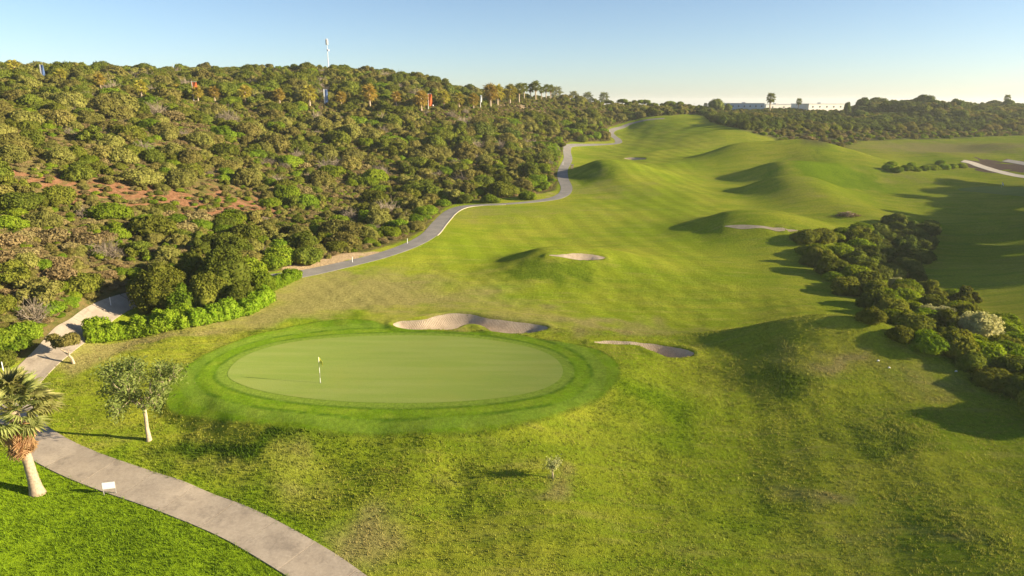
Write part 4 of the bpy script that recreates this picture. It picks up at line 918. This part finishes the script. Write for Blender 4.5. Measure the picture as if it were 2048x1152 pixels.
# ------------------------------------------------------------------ palms
def fan_frond(g, leaflets=20, pet=.95, rad=1.0, droop=.30, fold=.10, span=1.9, wide=.62):
    """one fan leaf along +X: stalk, then folded ray leaflets that bend at the tips"""
    V = [(0, -.03, 0), (0, .03, 0), (pet, -.015, .0), (pet, .015, .0), (pet * .5, 0, -.035)]; F = [(0, 2, 3, 1), (0, 4, 2), (1, 3, 4)]
    for k in range(leaflets):
        a = -span + 2 * span * k / (leaflets - 1) + g.uniform(-.04, .04); L = rad * (.72 + .28 * math.cos(a * .8)) * g.uniform(.9, 1.08); w = rad * span * wide / leaflets
        ca_, sa_ = math.cos(a), math.sin(a); b = len(V)
        def p(r, s, z): return (pet + ca_ * r - sa_ * s, sa_ * r + ca_ * s, z)
        dz = -droop * g.uniform(.6, 1.4)
        V += [p(.02, 0, 0), p(L * .5, w, fold * .5 + .02), p(L * .5, 0, -.01), p(L * .5, -w, fold * .5 + .02), p(L * .80, w * .6, dz * .35), p(L * .80, -w * .6, dz * .35), p(L, 0, dz)]
        F += [(b, b + 1, b + 2), (b, b + 2, b + 3), (b + 1, b + 4, b + 6, b + 2), (b + 2, b + 6, b + 5, b + 3)]
    return np.array(V), F
def frond_dir(az, el, roll=0): return Matrix.Rotation(az, 4, 'Z') @ Matrix.Rotation(-el, 4, 'Y') @ Matrix.Rotation(roll, 4, 'X')
x, y, z = hit1(75, 986); t = tag(empty('fan_palm', (x, y, z - .05)), 'large fan palm with thatch of dead fronds, beside the path in the foreground', 'palm tree')
Hc = z_at(x, y, 818) - z; g = np.random.default_rng(21); lean = -.05
b = MB(); n_ = 22; zz = np.linspace(0, Hc, n_)
b.tube([(lean * q * 1.6, 0, q - .1) for q in zz], [(.27 + .20 * math.exp(-q / .55) + .05 * math.exp(-q / 2) + (.012 if i % 2 else 0)) for i, q in enumerate(zz)], 14); b.obj('trunk', simple_mat('palm_trunk', (.36, .27, .185), .9, .1, .3, 7), t, smooth=True)
top_ = Vector((lean * Hc * 1.6, 0, Hc))
FR = [mk_mesh('frond', *fan_frond(g, 20, g.uniform(.95, 1.2), g.uniform(.72, .85), g.uniform(.10, .28), .06, 2.0, .95), L_PALM) for _ in range(5)]
DF = [mk_mesh('dead_frond', *fan_frond(g, 14, .55, g.uniform(.75, .95), g.uniform(.1, .3), .2, 1.0), L_DEADPALM) for _ in range(4)]
for k in range(50):
    u = (k + .5) / 50; el = R(80) - u ** .85 * R(86) + g.uniform(-.12, .12); az = k * 2.39996 + g.uniform(-.25, .25)
    f = link('frond', FR[k % 5], t); M = Matrix.Translation(top_ + Vector((0, 0, .15 - u * .55))) @ frond_dir(az, el, g.uniform(-.7, .7)) @ Matrix.Translation((.0, 0, 0)); f.matrix_local = M @ Matrix.Scale(g.uniform(1.32, 1.62), 4)
for k in range(64):
    u = (k + .5) / 64; az = k * 2.39996; el = -R(66 + 18 * u) + g.uniform(-.12, .12)
    f = link('dead_frond', DF[k % 4], t); f.matrix_local = Matrix.Translation(top_ + Vector((math.cos(az) * .24, math.sin(az) * .24, -.35 - u * 1.5))) @ frond_dir(az, el, g.uniform(-.6, .6)) @ Matrix.Scale(g.uniform(.95, 1.25), 4)

def far_palm_parts(seed, H, cr, skirt, matl, tilt=0):
    g = np.random.default_rng(seed); b = MB(); b.tube([(0, 0, -.6), (.02, 0, H * .5), (0, .02, H)], [.30, .21, .19], 8); tr = b.mesh('trunk', BARK_PALE)
    def ring(n, lf, els, sc, dz, pet):
        Vs, Fs = [], []; off = 0
        for k in range(n):
            V_, F_ = fan_frond(g, lf, pet, 1.0, .4, .15, 1.6); el = R(els[0]) + (R(els[1]) - R(els[0])) * (k + .5) / n
            M = Matrix.Translation((0, 0, H + dz[0] + (dz[1] - dz[0]) * (k + .5) / n)) @ frond_dir(k * 2.4 + g.uniform(-.3, .3), el + g.uniform(-.15, .15), g.uniform(-.4, .4)) @ Matrix.Scale(sc * g.uniform(.85, 1.15), 4)
            A_ = np.array(M); P4 = np.c_[V_, np.ones(len(V_))] @ A_.T; Vs += [tuple(q[:3]) for q in P4]; Fs += [tuple(i + off for i in f) for f in F_]; off = len(Vs)
        return Vs, Fs
    V_, F_ = ring(30, 9, (80, -45), cr, (.2, -.3), .85); cw = mk_mesh('crown', V_, F_, matl)
    V_, F_ = ring(20, 6, (-55, -84), cr * .48, (-.3, -.3 - skirt), .5); sk = mk_mesh('skirt', V_, F_, L_DEADPALM)
    return tr, cw, sk
L_PALMGOLD = leaf_mat('golden_road_palm_leaf', (.260, .225, .030), (.430, .340, .070), .35, .02, .2)  # golden leaf colour of the road palms
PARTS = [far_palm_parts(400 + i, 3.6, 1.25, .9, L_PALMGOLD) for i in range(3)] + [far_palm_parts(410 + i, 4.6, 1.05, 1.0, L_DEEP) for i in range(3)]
ORD = ['first', 'second', 'third', 'fourth', 'fifth', 'sixth', 'seventh', 'eighth', 'ninth', 'tenth', 'eleventh', 'twelfth', 'thirteenth', 'fourteenth', 'fifteenth', 'sixteenth', 'seventeenth', 'eighteenth', 'nineteenth', 'twentieth']
def far_palm(px, pt, pb, idx, label, group, H0, cr):
    x, y = hit(px, pb + 1.5)[0]; z = float(height(x, y)); d = float(project(x, y, z)[2])
    H = max((z_at(x, y, pt) - z), 2.5); s_ = H / (H0 + cr * 1.25); g = np.random.default_rng(idx + 900)
    t = tag(empty('fan_palm', (x, y, z), g.uniform(0, 6.28), s_), label, 'palm tree', group)
    for me in PARTS[idx]: link(me.name.split('.')[0], me, t)
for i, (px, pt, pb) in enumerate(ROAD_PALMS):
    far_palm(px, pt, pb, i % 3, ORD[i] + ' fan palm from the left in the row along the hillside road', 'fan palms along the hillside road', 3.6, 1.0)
SKYN = ['leftmost', 'second', 'third', 'tallest, fourth', 'fifth', 'sixth', 'seventh', 'stoutest, eighth']
for i, (px, pt, pb) in enumerate(SKY_PALMS):
    lab = '%s fan palm of the cluster standing against the sky' % SKYN[i] if i < 8 else ['short lone fan palm on the falling skyline, first past the cluster', 'second lone fan palm on the falling skyline past the cluster', 'fan palm rising beside the umbrella pines on the skyline'][i - 8]
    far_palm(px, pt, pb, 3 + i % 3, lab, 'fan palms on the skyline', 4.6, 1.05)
for px, pt, pb, lab in [(1539,188,222,'tall fan palm in front of the white buildings on the skyline'), (1596,198,220,'short fan palm between the two white buildings'), (2011,191,214,'fan palm crown above the wooded rise near the photo edge'), (1410,207,222,'small fan palm at the end of the pine row')]:
    far_palm(px, pt, pb, 4, lab, 'fan palms on the skyline', 4.6, 1.05)

# tall trees on the bank past the right edge, whose long shadows lie across the side valley
for i, (dx, dy) in enumerate([(.86, 92), (.87, 98), (.86, 104), (.85, 110), (.845, 116), (.84, 122), (.835, 128), (.83, 134), (.825, 140), (.82, 146), (.815, 152), (.82, 158), (.83, 164), (.84, 170), (.90, 101), (.89, 113), (.88, 125), (.87, 137), (.865, 149), (.87, 161)]):
    y = dy; x = dx * dy + 2.0; z = float(height(x, y)); g = np.random.default_rng(810 + i); H = 8.5 + 2.5 * math.sin(i * 2.1)
    t = tag(empty('bank_tree', (x, y, z - .2)), ORD[i] + ' tall tree on the bank just outside the frame', 'tree', 'tall trees on the bank outside the frame')
    b = MB(); b.tube([(0, 0, 0), (.1, 0, H * .4), (0, .1, H * .8)], [.3, .22, .1], 7); b.obj('trunk', BARK, t)
    crown_on(t, 'crown', L_DEEP, 820 + i, [(g.normal(0, 1.5), g.normal(0, 1.6), H * g.uniform(.25, .85), 2.2, 2.4, 1.9) for _ in range(12)], 2200, .3)
# umbrella pines and round trees at the end of the fairway
PINES = [(1218,205,24),(1244,202,26),(1258,207,20),(1270,205,20),(1288,204,26),(1304,210,24),(1330,209,22),(1345,207,26),(1361,207,24),(1374,213,20),(1388,217,18)]
for i, (px, py, w) in enumerate(PINES):
    d = 395.0; a, b_, c_ = ray(px, py); x, y = a * d / b_, d; z = float(height(x, y)); zt = z_at(x, y, py - 5) - z; r = w * d / FPX / 2; g = np.random.default_rng(700 + i)
    t = tag(empty('umbrella_pine', (x, y, z - .2)), ORD[i] + ' umbrella pine from the left in the row at the head of the fairway', 'pine tree', 'umbrella pines at the head of the fairway')
    b = MB(); b.tube([(0, 0, -.3), (.1, 0, zt * .4), (0, 0, zt * .8)], [.2, .15, .1], 6)
    for k in range(4): q = g.uniform(0, 6.28); b.tube([(.05, 0, zt * .5), (math.cos(q) * r * .6, math.sin(q) * r * .6, zt * .8)], [.08, .05], 5)
    b.obj('trunk', BARK, t)
    L = [(r * .62 * math.sqrt(g.random()) * math.cos(q), r * .62 * math.sqrt(g.random()) * math.sin(q), zt * g.uniform(.70, .86), r * .5, r * .5, zt * .19) for q in g.uniform(0, 6.28, 7)]
    crown_on(t, 'crown', L_BRIGHT if i % 3 else L_DEEP, 710 + i, L, 1500, .3, core=.6, thin=.3)
for px, py, w, lab in [(1433,209,36,'round dark tree left of the white buildings on the skyline'), (1456,213,18,'sparse small tree touching the white building'), (1695,209,14,'little tree behind the end of the long white building')]:
    d = 385.0; a, b_, c_ = ray(px, py); x, y = a * d / b_, d; z = float(height(x, y)); r = w * d / FPX / 2; zt = z_at(x, y, py - w * .35) - z; g = np.random.default_rng(int(px))
    t = tag(empty('round_tree', (x, y, z - .2)), lab, 'tree'); b = MB(); b.tube([(0, 0, -.3), (0, 0, zt * .6)], [.25, .15], 6); b.obj('trunk', BARK, t)
    crown_on(t, 'crown', L_DARK, int(px), [(l[0], l[1], l[2] * zt / (r * 1.25), l[3], l[4], l[5] * zt / (r * 1.25)) for l in dome_lobes(g, r, r * 1.25, 9)], 2000, .3)
# dark shrubs that close the head of the fairway
for i, px in enumerate(range(1236, 1412, 13)):
    py = 226 + (px > 1330) * -2; d = 388; a, b_, c_ = ray(px, py); x, y = a * d / b_, d; z = float(height(x, y)); rr_ = 1.3 + .4 * math.sin(px)
    o = link('bush', KINDS['deep' if i % 3 else 'bright'][i % 5], None, (x, y, z - .2), (0, 0, px), (rr_ * 1.3, rr_ * 1.3, rr_)); tag(o, ORD[i] + ' bush from the left in the dark line under the umbrella pines', 'bush', 'bushes at the head of the fairway')

# ------------------------------------------------------------------ golf things
M_WHITE = simple_mat('white_paint', (.80, .79, .76), .5, .4, .05, 8); M_YEL = simple_mat('yellow_flag_cloth', (.80, .72, .10), .8, .1, .08, 8); M_BLACK = simple_mat('dark_paint', (.05, .05, .045), .6, .3, .1, 8)
M_POST = simple_mat('grey_post', (.30, .28, .25), .7, .3, .2, 8)
def flagstick(px, py, htop, label, cloth, s_=1.0):
    x, y, z = hit1(px, py); t = tag(empty('flagstick', (x, y, z)), label, 'flag'); H = z_at(x, y, htop) - z
    for k in range(5):
        b = MB(); b.tube([(0, 0, H * k / 5), (0, 0, H * (k + 1) / 5)], [.016 * s_, .016 * s_], 8); b.obj('pole', M_WHITE if k % 2 == 0 else M_POST, t)
    V_ = []; F_ = []
    for i in range(7):
        u = i / 6
        for j in range(5): V_.append((.02 + .26 * u * s_, .07 * math.sin(u * 5) * u, H - .02 - (j / 4) * .42 * s_ - u * .34 * s_ * (1 - .3 * j / 4)))
    for i in range(6):
        for j in range(4): q = i * 5 + j; F_.append((q, q + 1, q + 6, q + 5))
    o = link('flag', mk_mesh('flag', V_, F_, cloth), t); md = o.modifiers.new('cloth', 'SOLIDIFY'); md.thickness = .006
    b = MB(); b.tube([(0, 0, .017), (0, 0, .024)], [.07, .07], 14); b.obj('cup', M_BLACK, t)
flagstick(641, 766, 714, 'yellow flag hanging on a striped stick in the putting green', M_YEL, 1.15)
flagstick(2003, 375, 364, 'small pale flag on the distant shaded green', M_WHITE, 1.4)
# white board by the path
x, y, z = hit1(220, 990); t = tag(empty('sign_board', (x, y, z), R(14), .85), 'blank white board on two posts beside the foreground path', 'sign')
b = MB(); b.box((0, 0, .82), (.86, .04, .54)); b.obj('board', M_WHITE, t)
b = MB(); b.box((0, .012, .82), (.92, .05, .60)); fr = b.obj('back_frame', M_POST, t, (0, .022, 0))
for s_ in (-1, 1): b = MB(); b.box((s_ * .42, .055, .5), (.05, .05, 1.2)); b.obj('post', M_POST, t)
# white marker posts along the path
for px, py, h_, lab in [(222,612,1.0,'white marker post beside the path opposite the clipped hedge'), (705,525,.8,'white marker post in front of the sandy bank'), (815,487,.8,'white marker post by the path below the first bend'), (8,748,1.1,'white marker post at the left photo edge by the path'), (1126,330,.9,'white marker post at the second path bend'), (1312,230.5,1.5,'first white post by the tee at the head of the fairway'),(1323,230.5,1.5,'second white post by the tee at the head of the fairway')]:
    x, y, z = hit1(px, py); t = tag(empty('marker_post', (x, y, z)), lab, 'post', 'white marker posts'); b = MB(); b.tube([(0, 0, -.1), (0, 0, h_)], [.04, .038], 8); b.obj('shaft', M_WHITE, t); b = MB(); b.tube([(0, 0, h_), (0, 0, h_ + .06)], [.045, .02], 8); b.obj('cap', M_POST, t)
x, y, z = hit1(1144, 337); t = tag(empty('waste_bin', (x, y, z)), 'tan wooden bin standing on the turf at the second path bend', 'bin'); b = MB(); b.box((0, 0, .5), (.75, .6, 1.0)); b.obj('body', simple_mat('tan_wood', (.42, .33, .2), .8, .2), t); b = MB(); b.box((0, 0, 1.05), (.85, .7, .1)); b.obj('lid', M_POST, t)
# white markers on the shaded tee
for px, py, lab in [(1756,723,'left white tee marker on the shaded tee'), (1778,737,'middle white tee marker on the shaded tee'), (1912,744,'white tee marker on the shaded tee close to the belt of bushes')]:
    x, y, z = hit1(px, py); b = MB(); b.tube([(-.09, 0, .01), (-.06, 0, .08), (0, 0, .11), (.06, 0, .08), (.09, 0, .01)], [.02, .05, .06, .05, .02], 8); tag(b.obj('tee_marker', M_WHITE, None, (x, y, z), smooth=True), lab, 'tee marker', 'white tee markers')
# pile of cut brush
x, y, z = hit1(1696, 432); g = np.random.default_rng(33); t = tag(empty('brush_pile', (x, y, z)), 'dark heap of cut branches lying on the shaded turf', 'brush pile')
for k in range(30):
    b = MB(); a = g.uniform(0, 3.14); L = g.uniform(.9, 2.2); cx, cy_ = g.normal(0, .9), g.normal(0, .5); h_ = g.uniform(.1, .9) * math.exp(-abs(cx) * .5)
    b.tube([(cx - math.cos(a) * L / 2, cy_ - math.sin(a) * L / 2, max(h_ + g.uniform(-.3, .1), .04)), (cx, cy_, h_ + .1), (cx + math.cos(a) * L / 2, cy_ + math.sin(a) * L / 2, max(h_ + g.uniform(-.2, .4), .04))], [.06, .05, .02], 5); b.obj('branch', BARK, t)
P_ = g.normal(0, 1, (700, 3)) * (1.1, .6, .35); P_[:, 2] = np.abs(P_[:, 2]) * np.exp(-np.abs(P_[:, 0]) * .4); Vl, Fl = leaves(P_, np.tile((0, 0, .2), (700, 1)), .2, g, 1); link('dead_leaves', mk_mesh('dead_leaves', Vl, Fl, L_DRY), t)

# ------------------------------------------------------------------ banners, mast, lamps, buildings
M_ORG = simple_mat('orange_banner_cloth', (.72, .17, .055), .8, .1, .08, 1.5); M_BLU = simple_mat('blue_banner_cloth', (.13, .21, .42), .8, .1, .08, 1.5)
BL = ['tall narrow blue and white banner on the skyline, leftmost on the hill', 'square orange banner among the road palms', 'tall narrow blue and white banner on a white pole between road palms', 'tall orange banner on a white pole beside the hillside road', 'slim white pole with furled banner at the end of the palm row']
for i, (px, pt, pb) in enumerate(BANNERS):
    x, y = hit(px, pb)[0]; z = float(height(x, y)); H = z_at(x, y, pt) - z; d = float(project(x, y, z)[2]); k = d / FPX
    t = tag(empty('banner', (x, y, z)), BL[i], 'banner'); b = MB(); b.tube([(0, 0, -.3), (0, 0, H)], [.10, .08], 8); b.obj('pole', M_WHITE, t); b = MB(); b.tube([(0, -.06, H - .08), ([7, 10, 7, 7, 3][i] * k, -.06, H - .08)], [.04, .04], 6); b.obj('arm', M_WHITE, t)
    w = [7, 9, 7, 7, 2.5][i] * k; hb = [26, 14, 27, 24, 14][i] * k; V_ = []; F_ = []
    for a in range(6):
        for q in range(9): V_.append((.10 + w * a / 5, .12 * math.sin(a * 1.1 + q * .5) * (a / 5) - .06, H - .12 - (hb - .1) * q / 8))
    for a in range(5):
        for q in range(8): s_ = a * 9 + q; F_.append((s_, s_ + 1, s_ + 10, s_ + 9))
    o = link('cloth', mk_mesh('cloth', V_, F_, [M_BLU, M_ORG, M_BLU, M_ORG, M_WHITE][i]), t); o.modifiers.new('thickness', 'SOLIDIFY').thickness = .02
    if i in (0, 2):
        b = MB(); b.box((.10 + w * .12, -.16, H - .12 - hb * .5), (w * .24, .02, hb)); b.obj('white_band', M_WHITE, t)
a, b_, c_ = ray(658, 150); d = 285.0; x, y = a * d / b_, d; z = float(height(x, y)); H = z_at(x, y, 77) - z; k = d / FPX
t = tag(empty('telecom_mast', (x, y, z)), 'slender white telecom mast with antenna panels on the hilltop', 'mast')
M_STEEL = simple_mat('galvanised_steel', (.55, .55, .54), .5, .5, .1, 3)
b = MB(); b.tube([(0, 0, -.5), (0, 0, H * .55), (0, 0, H)], [.20, .13, .08], 10); b.obj('pole', M_STEEL, t)
for q in range(6):
    an = q * math.pi / 3 + .3; b = MB(); b.box((math.cos(an) * .5, math.sin(an) * .3, H - 1.25), (.18, .10, 2.2), an + math.pi / 2); ap_ = b.obj('antenna_panel', M_STEEL, t)
    b = MB(); b.tube([(0, 0, H - .7), (math.cos(an) * .45, math.sin(an) * .45, H - .7)], [.04, .04], 5); b.obj('bracket', M_STEEL, ap_)
b = MB(); b.tube([(.35, -.1, H - 4.4), (.62, -.25, H - 4.4)], [.30, .30], 12); b.obj('dish', M_WHITE, t)
b = MB(); b.box((-.1, 0, H - 4.2), (.8, .3, .15)); b.obj('platform', M_STEEL, t)
M_GLOBE = simple_mat('white_lamp_globe', (.82, .81, .78), .3, .5, .03, 2)
for px, py, lab in [(767,210,'white globe garden lamp left of the tall orange banner'), (866,212,'white globe garden lamp just right of the tall orange banner'), (527,206,'white globe garden lamp between the eighth and ninth road palms')]:
    x, y = hit(px, py + 6)[0]; z = float(height(x, y)); h_ = z_at(x, y, py) - z; t = tag(empty('garden_lamp', (x, y, z)), lab, 'lamp', 'globe lamps along the hillside road'); b = MB(); b.tube([(0, 0, -.2), (0, 0, h_)], [.05, .04], 6); b.obj('post', M_POST, t)
    link('globe', mk_mesh('globe', ICO1[0] * .25, ICO1[1], M_GLOBE, True), t, (0, 0, h_ + .2))
M_WALL = simple_mat('cream_render', (.72, .68, .60), .85, .2, .05, .6); M_ROOF = simple_mat('pale_roof', (.55, .53, .50), .85, .2, .1, .6); M_GLASS = simple_mat('window_glass', (.06, .075, .09), .15, .6, .1, 1); M_WALL_SHADE = simple_mat('shade_tinted_wall', (.42, .50, .56), .6, .3, .06, .5)  # blue-grey wall: the shade on a white facade put into its colour
def building(px0, px1, pt, pb, d, rot, label, wallm, nwin, depth=16):
    a, b_, c_ = ray((px0 + px1) / 2, pb); x, y = a * d / b_, d; zt = z_at(x, y, pt); zb = float(height(x, y)) - 1.5; w = (px1 - px0) * d / FPX; H = zt - zb
    t = tag(empty('white_building', (x, y, zb), R(rot)), label, 'building')
    b = MB(); b.box((0, depth / 2, H / 2), (w, depth, H)); wl_ = b.obj('wall', wallm, t)
    b = MB(); b.box((0, depth / 2, H + .12), (w + .5, depth + .5, .24)); rf = b.obj('roof', M_ROOF, t)
    b = MB(); b.box((0, depth / 2, H + .5), (w * .08, 3, .55)); b.obj('roof_unit', M_ROOF, rf)
    for k in range(nwin):
        xx = -w / 2 + w * (k + .6) / nwin
        b = MB(); b.box((xx, -.03, H - 1.5), (w * .035, .10, .9)); wn_ = b.obj('window', M_POST, t); b = MB(); b.box((xx, -.09, H - 1.5), (w * .028, .05, .7)); b.obj('pane', M_GLASS, wn_)
building(1612, 1705, 208, 220, 400, 14, 'long cream building with small windows on the skyline by the wooded rise', M_WALL, 6)
building(1530, 1600, 209, 220, 420, 10, 'white flat-roofed building in the middle of the skyline group', M_WALL, 3)
building(1450, 1524, 207, 220, 405, -16, 'white building with blue-grey shade painted on its walls, left of the skyline group', M_WALL_SHADE, 7)

# ------------------------------------------------------------------ rough grass
def grass(name, n, x0, x1, y0, y1, seed, label):
    g = np.random.default_rng(seed); X = g.uniform(x0, x1, n); Y = np.sqrt(g.uniform(y0 ** 1.2, y1 ** 1.2, n) ** (2 / 1.2))
    px, py, d = project(X, Y, height(X, Y)); w = gridval(WEED_SHADE, X, Y); lu = gridval(LUSH, X, Y)
    clump = waves(X, Y, 2.3, 61) + .8 * waves(X, Y, 6, 62)
    k = (px > -60) & (px < 2110) & (py < 1230) & (gridval(SD_APRON, X, Y) > .12) & (gridval(D_PATH, X, Y) > 1.33) & (gridval(SD_HILL, X, Y) > .3)
    for sd in SD_B: k &= gridval(sd, X, Y) > .1
    k &= (g.random(n) < .27 + .12 * clump + .5 * w + .25 * lu)
    X, Y, w, lu = X[k], Y[k], w[k], lu[k]; dr = gridval(DRY, X, Y); Z = height(X, Y); n = len(X); B = 6
    a = g.uniform(0, 6.28, (n, B)); ls = g.uniform(.3, 1.0, (n, B)); hh = (g.uniform(.05, .14, (n, 1)) * (1 + .9 * np.clip(w, 0, 1) + .35 * np.clip(lu, 0, 1))[:, None]) * g.uniform(.6, 1.2, (n, B))
    bx_ = X[:, None] + g.normal(0, .07, (n, B)); by_ = Y[:, None] + g.normal(0, .07, (n, B)); bz = np.broadcast_to(Z[:, None], bx_.shape) - .015
    wd = g.uniform(.012, .03, (n, B)); cx, cy_ = np.cos(a) * wd, np.sin(a) * wd
    tx = bx_ + np.cos(a + 1.6) * hh * ls * .8; ty = by_ + np.sin(a + 1.6) * hh * ls * .8
    V_ = np.stack([np.stack([bx_ - cx, by_ - cy_, bz], -1), np.stack([bx_ + cx, by_ + cy_, bz], -1), np.stack([tx, ty, bz + hh], -1)], 2).reshape(-1, 3)
    me = mk_mesh(name, V_, np.arange(len(V_)).reshape(-1, 3), M_BLADE)
    for nm, arr in (('dry', dr), ('lush', lu), ('weed_shade', w), ('shade', g.random(n))):
        q = me.attributes.new(nm, 'FLOAT', 'POINT'); q.data.foreach_set('value', np.repeat(arr, B * 3).astype(np.float32))
    return tag(link(name, me), label, 'grass', kind='stuff')
m = NT('grass_blades'); nm_ = m.noise(.45, 4, .6); nf_ = m.noise(5, 3, .6)
c = m.mix(m.ramp(nm_, .35, .68), (.245, .275, .030), (.335, .325, .058)); c = m.mix(m.ramp(m.attr('lush'), .15, .8), c, (.150, .235, .012)); c = m.mix(m.ramp(m.attr('dry'), .3, 1.1), c, (.36, .30, .11)); c = m.mix(m.ramp(m.attr('weed_shade'), .25, .9), c, (.095, .160, .012))
c = m.mul(c, m.ramp(nf_, .25, .75, .8, 1.25)); c = m.mul(c, m.ramp(m.attr('shade'), 0, 1, .8, 1.22)); d_ = m.n('ShaderNodeBsdfDiffuse'); m.set(d_.inputs['Color'], c); t_ = m.n('ShaderNodeBsdfTranslucent'); m.set(t_.inputs['Color'], c); x_ = m.n('ShaderNodeMixShader'); x_.inputs[0].default_value = .3
m.t.links.new(d_.outputs[0], x_.inputs[1]); m.t.links.new(t_.outputs[0], x_.inputs[2]); m.t.links.new(x_.outputs[0], m.out.inputs[0]); M_BLADE = m.m
grass('rough_grass', 230000, -42, 52, 26, 66, 71, 'coarse rough grass on the slopes around the putting green')

# ------------------------------------------------------------------ thin evening haze
b = MB(); b.box((0, 1000, 22), (9600, 9600, 60)); hz = bpy.data.materials.new('haze_air'); hz.use_nodes = True; hz.node_tree.nodes.clear()
o_ = hz.node_tree.nodes.new('ShaderNodeOutputMaterial'); v_ = hz.node_tree.nodes.new('ShaderNodeVolumePrincipled'); v_.inputs['Color'].default_value = (.93, .95, .93, 1); v_.inputs['Density'].default_value = .00018; v_.inputs['Anisotropy'].default_value = .2
hz.node_tree.links.new(v_.outputs[0], o_.inputs['Volume']); tag(b.obj('haze', hz), 'thin pale evening haze over the valley', kind='stuff')
